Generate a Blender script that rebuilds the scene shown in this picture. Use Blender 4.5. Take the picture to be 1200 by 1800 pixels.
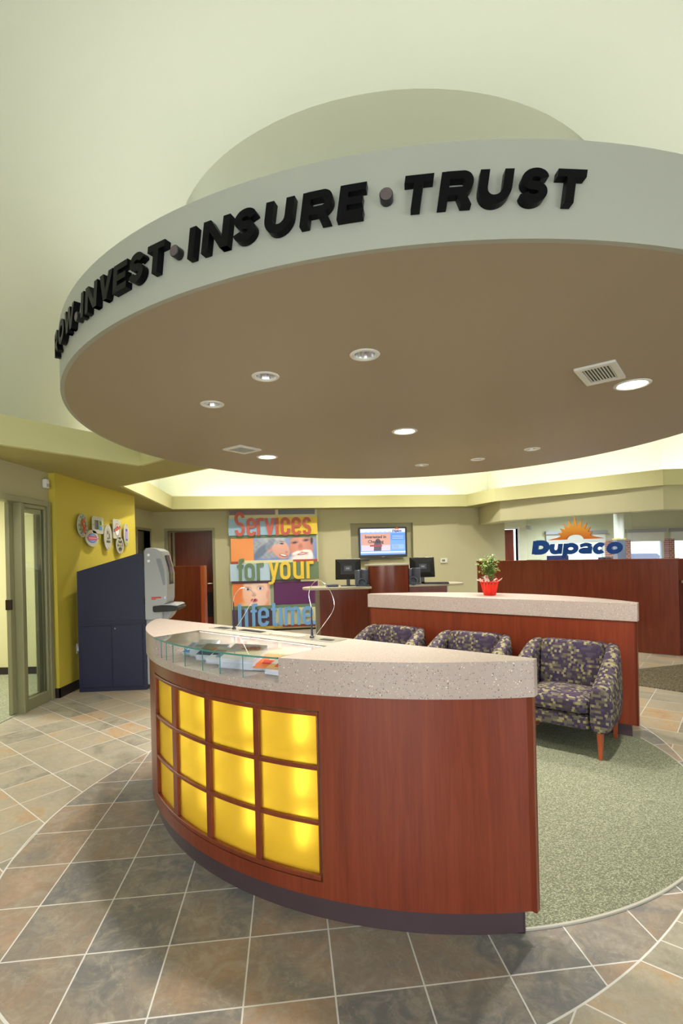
import bpy, bmesh, math, random
from math import sin, cos, pi, radians, atan2, sqrt, floor
from mathutils import Vector, Matrix
from mathutils.geometry import tessellate_polygon
random.seed(7)
for o in list(bpy.data.objects): bpy.data.objects.remove(o)
S = bpy.context.scene
COL = S.collection
# ------------------------------------------------------------------ camera
F_, YH, CX, ROLL, H = 880.0, 978.9, 600.0, 0.0238, 1.47
cam = bpy.data.cameras.new('camera'); camo = bpy.data.objects.new('camera', cam); COL.objects.link(camo)
cam.sensor_fit = 'VERTICAL'; cam.sensor_height = 36; cam.sensor_width = 24
cam.lens = F_/1800*36; cam.shift_y = (YH-900)/1800
cam.clip_start = .05; cam.clip_end = 200
camo.matrix_world = Matrix.Translation((0, 0, H)) @ Matrix.Rotation(pi/2, 4, 'X') @ Matrix.Rotation(-ROLL, 4, 'Z')
S.camera = camo
# ------------------------------------------------------------------ view, world
S.view_settings.view_transform = 'Standard'
S.view_settings.look = 'None'
S.view_settings.exposure = 0.2
S.view_settings.gamma = 1.0
S.view_settings.use_curve_mapping = False
W = bpy.data.worlds.new('world'); S.world = W; W.use_nodes = True
nt = W.node_tree; bg = nt.nodes['Background']
sky = nt.nodes.new('ShaderNodeTexSky'); sky.sky_type = 'NISHITA'; sky.sun_elevation = radians(42); sky.sun_rotation = radians(200)
sky.sun_disc = False; sky.air_density = 1.0; sky.dust_density = 1.5
nt.links.new(sky.outputs[0], bg.inputs[0]); bg.inputs[1].default_value = 0.8
L_DAY, L_CAN, L_COVE, L_SPOT, L_PANE, L_OFFICE = 120.0, 30.0, 34.0, 58.0, 4.8, 110.0

# plan frame: centre of the round carpet and the symmetry axis of the desks
C0 = (0.512, 3.73); AX = radians(51.1)
UX, UY = cos(AX), sin(AX)
def LC(a, b, z=0.0): return Vector((C0[0]+a*UX-b*UY, C0[1]+a*UY+b*UX, z))
def at(px, py, Y):                       # a point of the fronto-parallel plane at depth Y
    a = (px-CX)/F_; b = -(py-YH)/F_; c, s = cos(ROLL), sin(ROLL)
    return ((c*a+s*b)*Y, H+(-s*a+c*b)*Y)

def area(name, loc, rot, sx, sy, power, col, shape='RECTANGLE'):
    l = bpy.data.lights.new(name, 'AREA'); l.shape = shape; l.size = sx; l.size_y = sy; l.energy = power; l.color = col
    o = bpy.data.objects.new(name, l); COL.objects.link(o); o.location = loc; o.rotation_euler = rot
    return o
DAY = (0.80, 0.88, 1.0); WARM = (1.0, 0.90, 0.62); NEUT = (1.0, 0.94, 0.86)
# daylight from behind: lamps added before the unseen front windows (glazing is built below at the same place)
area('daylight_fill', (-1.6, -2.86, 1.9), (radians(90), 0, 0), 4.2, 2.6, L_DAY, DAY)
area('daylight_fill', (4.2, -2.86, 1.7), (radians(90), 0, 0), 4.0, 2.4, L_DAY*.9, (0.9, 0.94, 1.0))
# ------------------------------------------------------------------ materials
MATS = {}
def mat(name, col=(.8, .8, .8), rough=.5, metal=0.0, emit=None, estr=0.0, trans=0.0, ior=1.45, alpha=1.0, spec=.5, coat=0.0):
    if name in MATS: return MATS[name]
    m = bpy.data.materials.new(name); m.use_nodes = True
    b = m.node_tree.nodes['Principled BSDF']
    b.inputs['Base Color'].default_value = (*col, 1); b.inputs['Roughness'].default_value = rough
    b.inputs['Metallic'].default_value = metal; b.inputs['IOR'].default_value = ior
    b.inputs['Transmission Weight'].default_value = trans; b.inputs['Specular IOR Level'].default_value = spec
    b.inputs['Coat Weight'].default_value = coat
    if emit: b.inputs['Emission Color'].default_value = (*emit, 1); b.inputs['Emission Strength'].default_value = estr
    MATS[name] = m; return m
def srgb(r, g, b):
    f = lambda c: ((c/255+.055)/1.055)**2.4 if c/255 > .04045 else c/255/12.92
    return (f(r), f(g), f(b))
class NB:                                  # small node-building helper
    def __init__(s, m): s.nt = m.node_tree; s.N = s.nt.nodes; s.b = s.N['Principled BSDF']
    def link(s, a, b): s.nt.links.new(a, b)
    def new(s, t, **k):
        n = s.N.new(t)
        for a, v in k.items(): setattr(n, a, v)
        return n
    def m(s, op, a, b=None, c=None):
        n = s.N.new('ShaderNodeMath'); n.operation = op
        for i, x in enumerate((a, b, c)):
            if x is None: continue
            if isinstance(x, (int, float)): n.inputs[i].default_value = x
            else: s.link(x, n.inputs[i])
        return n.outputs[0]
    def comb(s, x, y, z):
        n = s.N.new('ShaderNodeCombineXYZ')
        for i, v in enumerate((x, y, z)):
            if isinstance(v, (int, float)): n.inputs[i].default_value = v
            else: s.link(v, n.inputs[i])
        return n.outputs[0]
    def mix(s, f, a, b, mode='MIX'):
        n = s.N.new('ShaderNodeMix'); n.data_type = 'RGBA'; n.blend_type = mode
        for i, x in ((0, f), (6, a), (7, b)):
            if isinstance(x, (int, float)): n.inputs[i].default_value = x
            elif isinstance(x, tuple): n.inputs[i].default_value = (*x, 1)
            else: s.link(x, n.inputs[i])
        return n.outputs[2]
    def ramp(s, f, stops, interp='LINEAR'):
        n = s.N.new('ShaderNodeValToRGB'); r = n.color_ramp; r.interpolation = interp
        while len(r.elements) < len(stops): r.elements.new(.5)
        for e, (p, c) in zip(r.elements, stops): e.position = p; e.color = (*c, 1)
        s.link(f, n.inputs[0]); return n.outputs[0]
    def noise(s, vec, scale, detail=4, rough=.5, dist=0.0):
        n = s.N.new('ShaderNodeTexNoise'); n.inputs['Scale'].default_value = scale; n.inputs['Detail'].default_value = detail
        n.inputs['Roughness'].default_value = rough; n.inputs['Distortion'].default_value = dist
        if vec is not None: s.link(vec, n.inputs['Vector'])
        return n.outputs[0]
    def white(s, vec):
        n = s.N.new('ShaderNodeTexWhiteNoise'); n.noise_dimensions = '3D'; s.link(vec, n.inputs['Vector']); return n
    def vm(s, op, a, b):
        n = s.N.new('ShaderNodeVectorMath'); n.operation = op
        for i, x in enumerate((a, b)):
            if isinstance(x, tuple): n.inputs[i].default_value = x
            else: s.link(x, n.inputs[i])
        return n.outputs[0]
    def bump(s, h, strength, dist=.01):
        n = s.N.new('ShaderNodeBump'); n.inputs['Strength'].default_value = strength; n.inputs['Distance'].default_value = dist
        s.link(h, n.inputs['Height']); s.link(n.outputs[0], s.b.inputs['Normal'])
def obj_coord(nb): return nb.new('ShaderNodeTexCoord').outputs['Object']
def geo_pos(nb): return nb.new('ShaderNodeNewGeometry').outputs['Position']

def paint(name, col, rough=.6):
    m = mat(name, col, rough, spec=.3); nb = NB(m)
    p = geo_pos(nb); n = nb.noise(p, 1.3, 3); c = nb.mix(nb.m('MULTIPLY', n, .12), col, tuple(x*.8 for x in col)); nb.link(c, nb.b.inputs['Base Color'])
    nb.bump(nb.noise(p, 160, 2), .08, .002); return m
M_WALL = paint('wall_paint', srgb(190, 185, 148))
M_LIME = paint('lime_paint', srgb(204, 186, 72))
M_CEIL = paint('ceiling_paint', srgb(212, 217, 206))
M_SOFF = paint('soffit_paint', srgb(208, 204, 152))
M_TAUPE = paint('taupe_paint', srgb(150, 134, 112), .42)
M_FASC = paint('fascia_paint', srgb(168, 170, 158), .45)
M_OFFICE = paint('office_paint', srgb(205, 200, 158))
M_FRAME = mat('frame_paint', srgb(140, 137, 104), .4)
M_BASE = mat('dark_baseboard', srgb(42, 32, 32), .5)
M_KICK = mat('kick_vinyl', srgb(74, 58, 62), .35)
M_WHITE = mat('white_plastic', srgb(225, 225, 218), .4)
M_BLACK = mat('black_plastic', (.012, .012, .014), .3)
M_LETTER = mat('black_acrylic', (.004, .004, .0045), .35, spec=.12)
M_DOT = mat('taupe_dot', srgb(92, 80, 82), .5)
M_CHROME = mat('chrome', (.75, .75, .78), .18, 1.0)
M_STEEL = mat('brushed_steel', (.62, .60, .55), .35, 1.0)
M_NAVY = mat('navy_laminate', srgb(37, 39, 68), .42)
M_NAVY2 = mat('navy_edge', srgb(30, 32, 60), .4)
M_ATM = mat('grey_atm_plastic', srgb(168, 170, 172), .45)
M_GREYP = mat('slate_grey_plastic', srgb(88, 92, 108), .35)
M_GLASS = mat('clear_glass', (.93, .98, .96), 0.02, trans=1.0, ior=1.45)
M_GLEDGE = mat('glass_edge', (.10, .36, .33), .12, trans=.35)
M_BRASS = mat('ash', (.1, .1, .1), .6)

def wood(name, c1, c2, c3, rough=.32, axis='Z'):
    m = mat(name, c1, rough, coat=.15); nb = NB(m); p = obj_coord(nb)
    mp = nb.new('ShaderNodeMapping'); nb.link(p, mp.inputs[0]); mp.inputs['Scale'].default_value = (14, 14, .9) if axis == 'Z' else (1.0, 14, 14)
    n1 = nb.noise(mp.outputs[0], 1.6, 6, .62, .8)
    mp2 = nb.new('ShaderNodeMapping'); nb.link(p, mp2.inputs[0]); mp2.inputs['Scale'].default_value = (60, 60, 2.2) if axis == 'Z' else (2.2, 60, 60)
    n2 = nb.noise(mp2.outputs[0], 2.0, 3, .6)
    n3 = nb.noise(p, 2.2, 2)
    f = nb.m('ADD', nb.m('MULTIPLY', n1, .6), nb.m('ADD', nb.m('MULTIPLY', n2, .25), nb.m('MULTIPLY', n3, .15)))
    c = nb.ramp(f, [(.30, c3), (.50, c1), (.72, c2)]); nb.link(c, nb.b.inputs['Base Color']); nb.bump(n2, .04, .001)
    return m
M_CHERRY = wood('cherry_wood', srgb(120, 50, 29), srgb(136, 63, 37), srgb(97, 38, 21))
M_CHERRYD = wood('dark_cherry_wood', srgb(96, 34, 22), srgb(112, 44, 28), srgb(74, 24, 16))
M_LEG = wood('leg_wood', srgb(158, 74, 38), srgb(176, 90, 50), srgb(128, 54, 28))

def speckle(name, base, dark, light, sc=170):
    m = mat(name, base, .28, spec=.5); nb = NB(m); p = geo_pos(nb)
    col = nb.mix(nb.noise(p, 60, 4), base, tuple(x*.84 for x in base))
    for k, (s_, lo, hi, c) in enumerate(((sc, .0, .09, dark), (sc*1.0, .93, 1.0, light), (sc*.7, .0, .04, dark), (sc*.62, .97, 1.0, light), (sc*1.6, .80, 1.0, tuple(x*.78 for x in base)))):
        v = nb.new('ShaderNodeTexVoronoi'); v.inputs['Scale'].default_value = s_; nb.link(nb.vm('ADD', p, (k*1.7, k*.9, k*.37)), v.inputs['Vector'])
        sp = nb.new('ShaderNodeSeparateColor'); nb.link(v.outputs['Color'], sp.inputs[0])
        r = sp.outputs[0]
        sel = nb.m('MULTIPLY', nb.m('GREATER_THAN', r, lo-.001), nb.m('LESS_THAN', r, hi+.001))
        near = nb.m('LESS_THAN', v.outputs['Distance'], .34)
        col = nb.mix(nb.m('MULTIPLY', sel, near), col, c)
    nb.link(col, nb.b.inputs['Base Color']); return m
M_STONE = speckle('speckled_solid_surface', srgb(186, 169, 160), srgb(84, 70, 66), srgb(232, 224, 210), 215)
M_STONE2 = speckle('grey_beige_solid_surface', srgb(196, 186, 164), srgb(130, 118, 100), srgb(232, 226, 210), 220)

def tile_floor():
    m = mat('slate_tiles', (.3, .27, .22), .3, spec=.45); nb = NB(m); p = geo_pos(nb)
    sp = nb.new('ShaderNodeSeparateXYZ'); nb.link(p, sp.inputs[0]); x, y = sp.outputs[0], sp.outputs[1]
    T = .3048
    def grid(th, ox, oy, offu, offv):
        c, s = cos(th), sin(th)
        u = nb.m('ADD', nb.m('MULTIPLY', nb.m('SUBTRACT', x, ox), c/T), nb.m('MULTIPLY', nb.m('SUBTRACT', y, oy), s/T))
        v = nb.m('ADD', nb.m('MULTIPLY', nb.m('SUBTRACT', x, ox), -s/T), nb.m('MULTIPLY', nb.m('SUBTRACT', y, oy), c/T))
        return nb.m('ADD', u, offu), nb.m('ADD', v, offv)
    def edge(f):                            # distance to nearest integer line, in tiles
        return nb.m('SUBTRACT', .5, nb.m('ABSOLUTE', nb.m('SUBTRACT', nb.m('FRACT', f), .5)))
    GW = .0095
    ui, vi = grid(.107, -1.267, 1.546, 0, 0)
    gi = nb.m('LESS_THAN', nb.m('MINIMUM', edge(ui), edge(vi)), GW)
    ci = nb.comb(nb.m('FLOOR', ui), nb.m('FLOOR', vi), 3.0)
    uo, vo = grid(AX, 0, 0, -.71, -.48)
    fu, fv = nb.m('FLOOR', uo), nb.m('FLOOR', vo)
    pair = nb.m('FLOOR', nb.m('MULTIPLY', nb.m('ADD', fv, fu), .5))
    h = nb.white(nb.comb(fu, pair, 1.0)).outputs[0]
    merge = nb.m('GREATER_THAN', h, .55)
    # line between the two tiles of a pair: at odd position of fv+fu
    vv = nb.m('ADD', vo, nb.m('MODULO', fu, 2.0))
    par = nb.m('FRACT', nb.m('MULTIPLY', nb.m('ROUND', nb.m('ADD', vo, fu)), .5))
    mid = nb.m('GREATER_THAN', par, .25)
    vline = nb.m('LESS_THAN', edge(vo), GW)
    vline = nb.m('MULTIPLY', vline, nb.m('SUBTRACT', 1.0, nb.m('MULTIPLY', mid, merge)))
    # some tiles cut in two narrow strips
    half = nb.m('MULTIPLY', nb.m('GREATER_THAN', nb.white(nb.comb(fu, 9.0, 2.0)).outputs[0], .62), nb.m('LESS_THAN', nb.m('ABSOLUTE', nb.m('SUBTRACT', nb.m('FRACT', uo), .5)), GW))
    go = nb.m('MAXIMUM', nb.m('MAXIMUM', nb.m('LESS_THAN', edge(uo), GW), vline), half)
    fvm = nb.m('ADD', nb.m('MULTIPLY', fv, nb.m('SUBTRACT', 1.0, merge)), nb.m('MULTIPLY', nb.m('ADD', pair, 50.0), merge))
    co = nb.comb(fu, fvm, 7.0)
    # ellipse zone
    c, s = cos(radians(51)), sin(radians(51)); dx = nb.m('SUBTRACT', x, .38); dy = nb.m('SUBTRACT', y, 3.60)
    eu = nb.m('ADD', nb.m('MULTIPLY', dx, c/2.491), nb.m('MULTIPLY', dy, s/2.491)); ev = nb.m('ADD', nb.m('MULTIPLY', dx, -s/1.794), nb.m('MULTIPLY', dy, c/1.794))
    r = nb.m('SQRT', nb.m('ADD', nb.m('MULTIPLY', eu, eu), nb.m('MULTIPLY', ev, ev)))
    inside = nb.m('LESS_THAN', r, 1.0); ring = nb.m('LESS_THAN', nb.m('ABSOLUTE', nb.m('SUBTRACT', r, 1.0)), .0019)
    g = nb.m('ADD', nb.m('MULTIPLY', inside, gi), nb.m('MULTIPLY', nb.m('SUBTRACT', 1.0, inside), go)); g = nb.m('MAXIMUM', g, ring)
    mx = nb.new('ShaderNodeMix'); mx.data_type = 'VECTOR'; nb.link(inside, mx.inputs[0]); nb.link(co, mx.inputs[4]); nb.link(ci, mx.inputs[5])
    cell = mx.outputs[1]; wn = nb.white(cell); rnd = wn.outputs[0]; rc = wn.outputs[1]
    q = nb.vm('ADD', p, nb.vm('MULTIPLY', rc, (9, 9, 9)))
    n1 = nb.noise(q, 3.2, 7, .62, .9); n2 = nb.noise(q, 9, 8, .7, 1.4); n3 = nb.noise(q, 40, 6, .7)
    f = nb.m('ADD', nb.m('MULTIPLY', n1, .85), nb.m('SUBTRACT', nb.m('MULTIPLY', rnd, .34), .10))
    inn = nb.ramp(f, [(.34, srgb(120, 120, 120)), (.46, srgb(144, 135, 124)), (.58, srgb(156, 138, 120)), (.70, srgb(174, 148, 126))])
    out = nb.ramp(f, [(.28, srgb(136, 130, 114)), (.42, srgb(166, 160, 142)), (.58, srgb(178, 166, 142)), (.70, srgb(188, 156, 116)), (.82, srgb(166, 130, 102))])
    c_ = nb.mix(inside, out, inn)
    c_ = nb.mix(nb.m('MULTIPLY', nb.m('MAXIMUM', nb.m('SUBTRACT', n2, .46), 0.0), 2.6), c_, srgb(182, 174, 158))
    c_ = nb.mix(nb.m('MULTIPLY', n3, .9), c_, nb.mix(1.0, c_, srgb(200, 196, 190), 'MULTIPLY'))
    vein = nb.m('LESS_THAN', nb.m('ABSOLUTE', nb.m('SUBTRACT', nb.noise(q, 2.4, 6, .65, 1.0), .5)), .0035)
    c_ = nb.mix(nb.m('MULTIPLY', vein, .15), c_, srgb(200, 188, 166))
    c_ = nb.mix(g, c_, srgb(208, 206, 200))
    nb.link(c_, nb.b.inputs['Base Color'])
    nb.link(nb.m('ADD', .30, nb.m('MULTIPLY', n2, .25)), nb.b.inputs['Roughness'])
    nb.bump(nb.m('SUBTRACT', nb.m('MULTIPLY', n2, .6), g), .25, .004)
    return m
M_TILE = tile_floor()
def carpet_mat(name, c1, c2, c3, sc):
    m = mat(name, c1, .95, spec=.1); nb = NB(m); p = geo_pos(nb)
    mp = nb.new('ShaderNodeMapping'); nb.link(p, mp.inputs[0]); mp.inputs['Rotation'].default_value = (0, 0, radians(28)); mp.inputs['Scale'].default_value = (1, 1.7, 1)
    v = nb.new('ShaderNodeTexVoronoi'); v.inputs['Scale'].default_value = sc; v.inputs['Randomness'].default_value = .75; nb.link(mp.outputs[0], v.inputs['Vector'])
    sp = nb.new('ShaderNodeSeparateColor'); nb.link(v.outputs['Color'], sp.inputs[0])
    c = nb.ramp(sp.outputs[0], [(0, c3), (.18, c1), (.75, c2), (1, tuple(min(1, t*1.25) for t in c2))])
    c = nb.mix(nb.m('MULTIPLY', nb.m('GREATER_THAN', v.outputs['Distance'], .52), .8), c, c3)
    c = nb.mix(nb.m('MULTIPLY', nb.noise(p, 3, 3), .2), c, c1)
    nb.link(c, nb.b.inputs['Base Color']); nb.bump(nb.m('SUBTRACT', 1.0, v.outputs['Distance']), .6, .006); return m
M_CARPET = carpet_mat('green_loop_carpet', srgb(134, 138, 114), srgb(156, 160, 136), srgb(98, 100, 82), 125)
M_MAT = carpet_mat('dark_mat', srgb(104, 96, 78), srgb(128, 118, 96), srgb(72, 66, 54), 60)
M_OFFC = carpet_mat('office_carpet', srgb(150, 154, 130), srgb(166, 170, 146), srgb(120, 124, 104), 80)

def fabric():
    m = mat('checked_upholstery', (.1, .09, .1), .85, spec=.2); nb = NB(m); p = obj_coord(nb)
    sp = nb.new('ShaderNodeSeparateXYZ'); nb.link(p, sp.inputs[0]); x, y, z = sp.outputs
    def cells(a, b, c, sa, sb, off):
        r = nb.m('FLOOR', nb.m('MULTIPLY', nb.m('ADD', b, off), 1/sb))
        k = nb.m('FLOOR', nb.m('ADD', nb.m('MULTIPLY', nb.m('ADD', a, off), 1/sa), nb.m('MULTIPLY', nb.m('MODULO', nb.m('ADD', r, 400.0), 2.0), .35)))
        return nb.comb(k, r, c)
    g = nb.new('ShaderNodeTexCoord').outputs['Normal']; gs = nb.new('ShaderNodeSeparateXYZ'); nb.link(g, gs.inputs[0])
    ax, ay, az = [nb.m('ABSOLUTE', o) for o in gs.outputs]
    top = nb.m('GREATER_THAN', az, .72); side = nb.m('GREATER_THAN', ay, ax)
    def cellset(sa, sb, off):
        cf = cells(y, z, 1.0, sa, sb, off); cs = cells(x, z, 2.0, sa, sb, off); ct = cells(y, x, 3.0, sa, sb, off)
        m1 = nb.new('ShaderNodeMix'); m1.data_type = 'VECTOR'; nb.link(side, m1.inputs[0]); nb.link(cf, m1.inputs[4]); nb.link(cs, m1.inputs[5])
        m2 = nb.new('ShaderNodeMix'); m2.data_type = 'VECTOR'; nb.link(top, m2.inputs[0]); nb.link(m1.outputs[1], m2.inputs[4]); nb.link(ct, m2.inputs[5])
        return nb.white(m2.outputs[1]).outputs[0]
    a = cellset(.036, .0185, 5.013); b = cellset(.018, .0185, 5.013)
    base = nb.ramp(a, [(0, srgb(62, 52, 68)), (.30, srgb(92, 86, 74)), (.52, srgb(74, 63, 78)), (.74, srgb(108, 100, 82)), (.9, srgb(70, 61, 66))], 'CONSTANT')
    c = nb.mix(nb.m('GREATER_THAN', b, .84), base, srgb(138, 130, 96)); c = nb.mix(nb.m('LESS_THAN', b, .12), c, srgb(56, 46, 74))
    nb.link(c, nb.b.inputs['Base Color']); nb.bump(nb.noise(p, 500, 2), .25, .002); return m
M_FABRIC = fabric()

# ------------------------------------------------------------------ mesh helpers
def tag(o, label=None, cat=None, group=None, kind=None):
    if label: o['label'] = label
    if cat: o['category'] = cat
    if group: o['group'] = group
    if kind: o['kind'] = kind
    return o
def thing(name, label, cat, loc=(0, 0, 0), rz=0.0, group=None):
    o = bpy.data.objects.new(name, None); COL.objects.link(o); o.location = loc; o.rotation_euler = (0, 0, rz); o.empty_display_size = .05
    return tag(o, label, cat, group)
def fin(name, bm, m, parent=None, smooth=False, loc=None, rz=None, bevel=0.0, recalc=True, bseg=2, angle=35):
    if recalc: bmesh.ops.recalc_face_normals(bm, faces=bm.faces)
    me = bpy.data.meshes.new(name); bm.to_mesh(me); bm.free()
    for mm in (m if isinstance(m, (list, tuple)) else [m]): me.materials.append(mm)
    if smooth:
        me.polygons.foreach_set('use_smooth', [True]*len(me.polygons))
        me.set_sharp_from_angle(angle=radians(angle))
    o = bpy.data.objects.new(name, me); COL.objects.link(o)
    if parent: o.parent = parent
    if loc: o.location = loc
    if rz is not None: o.rotation_euler = (0, 0, rz)
    if bevel:
        b = o.modifiers.new('bevel', 'BEVEL'); b.width = bevel; b.segments = bseg; b.limit_method = 'ANGLE'; b.angle_limit = radians(40)
    return o
def reframe(o, loc, rz):                   # give a mesh built in world space its own origin and heading
    M_ = (Matrix.Translation(loc) @ Matrix.Rotation(rz, 4, 'Z')).inverted(); o.data.transform(M_); o.location = loc; o.rotation_euler = (0, 0, rz); return o
def struct(name, bm, m, **k): return tag(fin(name, bm, m, **k), kind='structure')
def BM(): return bmesh.new()
def box(bm, x0, x1, y0, y1, z0, z1, M=None):
    vs = [bm.verts.new(Vector(p) if M is None else M @ Vector(p)) for p in ((x0, y0, z0), (x1, y0, z0), (x1, y1, z0), (x0, y1, z0), (x0, y0, z1), (x1, y0, z1), (x1, y1, z1), (x0, y1, z1))]
    for f in ((3, 2, 1, 0), (4, 5, 6, 7), (0, 1, 5, 4), (1, 2, 6, 5), (2, 3, 7, 6), (3, 0, 4, 7)): bm.faces.new([vs[i] for i in f])
    return bm
def prism(bm, poly, z0, z1, M=None, holes=(), f=None):   # polygon (with holes) extruded; f maps (x,y,z)
    loops = [list(poly)]+[list(h) for h in holes]
    g = f or (lambda x, y, z: (x, y, z))
    mk = lambda p, z: bm.verts.new((M @ Vector(g(p[0], p[1], z))) if M else Vector(g(p[0], p[1], z)))
    lo = [[mk(p, z0) for p in l] for l in loops]; hi = [[mk(p, z1) for p in l] for l in loops]
    tris = tessellate_polygon([[Vector((p[0], p[1], 0)) for p in l] for l in loops])
    fl = [v for l in lo for v in l]; fh = [v for l in hi for v in l]
    for t in tris:
        try: bm.faces.new([fl[i] for i in t]); bm.faces.new([fh[i] for i in reversed(t)])
        except ValueError: pass
    for a, b in zip(lo, hi):
        n = len(a)
        for i in range(n):
            j = (i+1) % n; bm.faces.new([a[i], a[j], b[j], b[i]])
    return bm
def tube(bm, pts, r, seg=8, closed=False, taper=None):
    pts = [Vector(p) for p in pts]; n = len(pts); rings = []; up = Vector((0, 0, 1)); prev = None
    for i, p in enumerate(pts):
        t = (pts[(i+1) % n]-pts[i-1]) if closed else (pts[min(i+1, n-1)]-pts[max(i-1, 0)])
        t.normalize()
        a = prev if prev is not None else (up if abs(t.z) < .95 else Vector((1, 0, 0)))
        a = (a-t*a.dot(t)).normalized(); prev = a; b = t.cross(a)
        rr = r if taper is None else r*(1+(taper-1)*i/(n-1))
        rings.append([bm.verts.new(p+a*cos(2*pi*k/seg)*rr+b*sin(2*pi*k/seg)*rr) for k in range(seg)])
    for i in range(n if closed else n-1):
        A, B = rings[i], rings[(i+1) % n]
        for k in range(seg): bm.faces.new([A[k], A[(k+1) % seg], B[(k+1) % seg], B[k]])
    if not closed: bm.faces.new(rings[0][::-1]); bm.faces.new(rings[-1])
    return bm
def lathe(bm, prof, seg=32, M=None, cap=True):            # prof [(r,z)]
    rings = []
    for r, z in prof:
        if r < 1e-5:
            v = Vector((0, 0, z)); rings.append([bm.verts.new(M @ v if M else v)])
        else:
            rings.append([bm.verts.new((M @ Vector((r*cos(2*pi*k/seg), r*sin(2*pi*k/seg), z))) if M else Vector((r*cos(2*pi*k/seg), r*sin(2*pi*k/seg), z))) for k in range(seg)])
    for A, B in zip(rings, rings[1:]):
        for k in range(seg):
            if len(A) == 1 and len(B) == 1: continue
            if len(A) == 1: bm.faces.new([A[0], B[k], B[(k+1) % seg]])
            elif len(B) == 1: bm.faces.new([A[k], A[(k+1) % seg], B[0]])
            else: bm.faces.new([A[k], A[(k+1) % seg], B[(k+1) % seg], B[k]])
    if cap:
        for R_ in (rings[0], rings[-1]):
            if len(R_) > 1: bm.faces.new(R_)
    return bm
def arc_panel(bm, r0, r1, a0, a1, z0, z1, n=None, cx=0, cy=0):   # curved box between radii and angles (degrees)
    n = n or max(2, int(abs(a1-a0)/2)); cols = []
    for i in range(n+1):
        a = radians(a0+(a1-a0)*i/n)
        cols.append([bm.verts.new((cx+r*cos(a), cy+r*sin(a), z)) for r, z in ((r0, z0), (r1, z0), (r1, z1), (r0, z1))])
    for A, B in zip(cols, cols[1:]):
        for k in range(4): bm.faces.new([A[k], A[(k+1) % 4], B[(k+1) % 4], B[k]])
    bm.faces.new(cols[0]); bm.faces.new(cols[-1][::-1]); return bm
def arcpts(r, a0, a1, n, cx=0, cy=0, ry=None):
    ry = ry or r
    return [(cx+r*cos(radians(a0+(a1-a0)*i/n)), cy+ry*sin(radians(a0+(a1-a0)*i/n))) for i in range(n+1)]
def circle_poly(r, n=64, cx=0, cy=0): return [(cx+r*cos(2*pi*k/n), cy+r*sin(2*pi*k/n)) for k in range(n)]
def rrect(x0, x1, y0, y1, r, n=5):
    r = min(r, (x1-x0)/2, (y1-y0)/2)
    return arcpts(r, 180, 270, n, x0+r, y0+r)+arcpts(r, 270, 360, n, x1-r, y0+r)+arcpts(r, 0, 90, n, x1-r, y1-r)+arcpts(r, 90, 180, n, x0+r, y1-r)

def wall_panel(name, P, Q, z0, z1, th, m, holes=(), kind='structure'):
    """upright wall from P to Q (plan points); holes are (s0, s1, za, zb) in metres along the wall. Thickness goes to the left of P->Q."""
    P, Q = Vector(P), Vector(Q); d = (Q-P); L = d.length; d.normalize(); nrm = Vector((-d.y, d.x))
    ss = sorted({0, L, *[h[0] for h in holes], *[h[1] for h in holes]}); zs = sorted({z0, z1, *[h[2] for h in holes], *[h[3] for h in holes]})
    bm = BM(); V = {}
    def v(s, z, k):
        key = (round(s, 5), round(z, 5), k)
        if key not in V: p = P+d*s+nrm*(th*k); V[key] = bm.verts.new((p.x, p.y, z))
        return V[key]
    solid = lambda s, z: 0 < s < L and z0 < z < z1 and not any(h[0] < s < h[1] and h[2] < z < h[3] for h in holes)
    for s0, s1 in zip(ss, ss[1:]):
        for a, b in zip(zs, zs[1:]):
            sm, zm = (s0+s1)/2, (a+b)/2
            if not solid(sm, zm): continue
            bm.faces.new([v(s0, a, 0), v(s1, a, 0), v(s1, b, 0), v(s0, b, 0)]); bm.faces.new([v(s0, b, 1), v(s1, b, 1), v(s1, a, 1), v(s0, a, 1)])
    e = 1e-3
    for s in ss:
        for a, b in zip(zs, zs[1:]):
            if solid(s-e, (a+b)/2) != solid(s+e, (a+b)/2): bm.faces.new([v(s, a, 0), v(s, b, 0), v(s, b, 1), v(s, a, 1)])
    for z in zs:
        for a, b in zip(ss, ss[1:]):
            if solid((a+b)/2, z-e) != solid((a+b)/2, z+e): bm.faces.new([v(a, z, 0), v(b, z, 0), v(b, z, 1), v(a, z, 1)])
    return tag(fin(name, bm, m), kind=kind)

# ------------------------------------------------------------------ glyphs drawn as thick strokes (2D polygons)
def ribbon(pts, w, closed=False):
    P0_ = [Vector(p) for p in pts]; pts = [P0_[0]]
    for p in P0_[1:]:
        if (p-pts[-1]).length > 2e-4: pts.append(p)
    if closed and (pts[0]-pts[-1]).length < 2e-4: pts.pop()
    n = len(pts); Lf, Rt = [], []
    for i in range(n):
        if closed: a, b = pts[i]-pts[i-1], pts[(i+1) % n]-pts[i]
        else: a = pts[i]-pts[i-1] if i else pts[1]-pts[0]; b = pts[i+1]-pts[i] if i < n-1 else pts[-1]-pts[-2]
        a.normalize(); b.normalize(); t = (a+b).normalized(); nn = Vector((-t.y, t.x)); k = 1/max(.35, nn.dot(Vector((-a.y, a.x))))
        Lf.append(pts[i]+nn*w/2*k); Rt.append(pts[i]-nn*w/2*k)
    return [[Lf[i], Rt[i], Rt[(i+1) % n], Lf[(i+1) % n]] for i in range(n if closed else n-1)]
def ell(cx, cy, rx, ry, a0, a1, n=14): return [(cx+rx*cos(radians(a0+(a1-a0)*i/n)), cy+ry*sin(radians(a0+(a1-a0)*i/n))) for i in range(n+1)]
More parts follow.
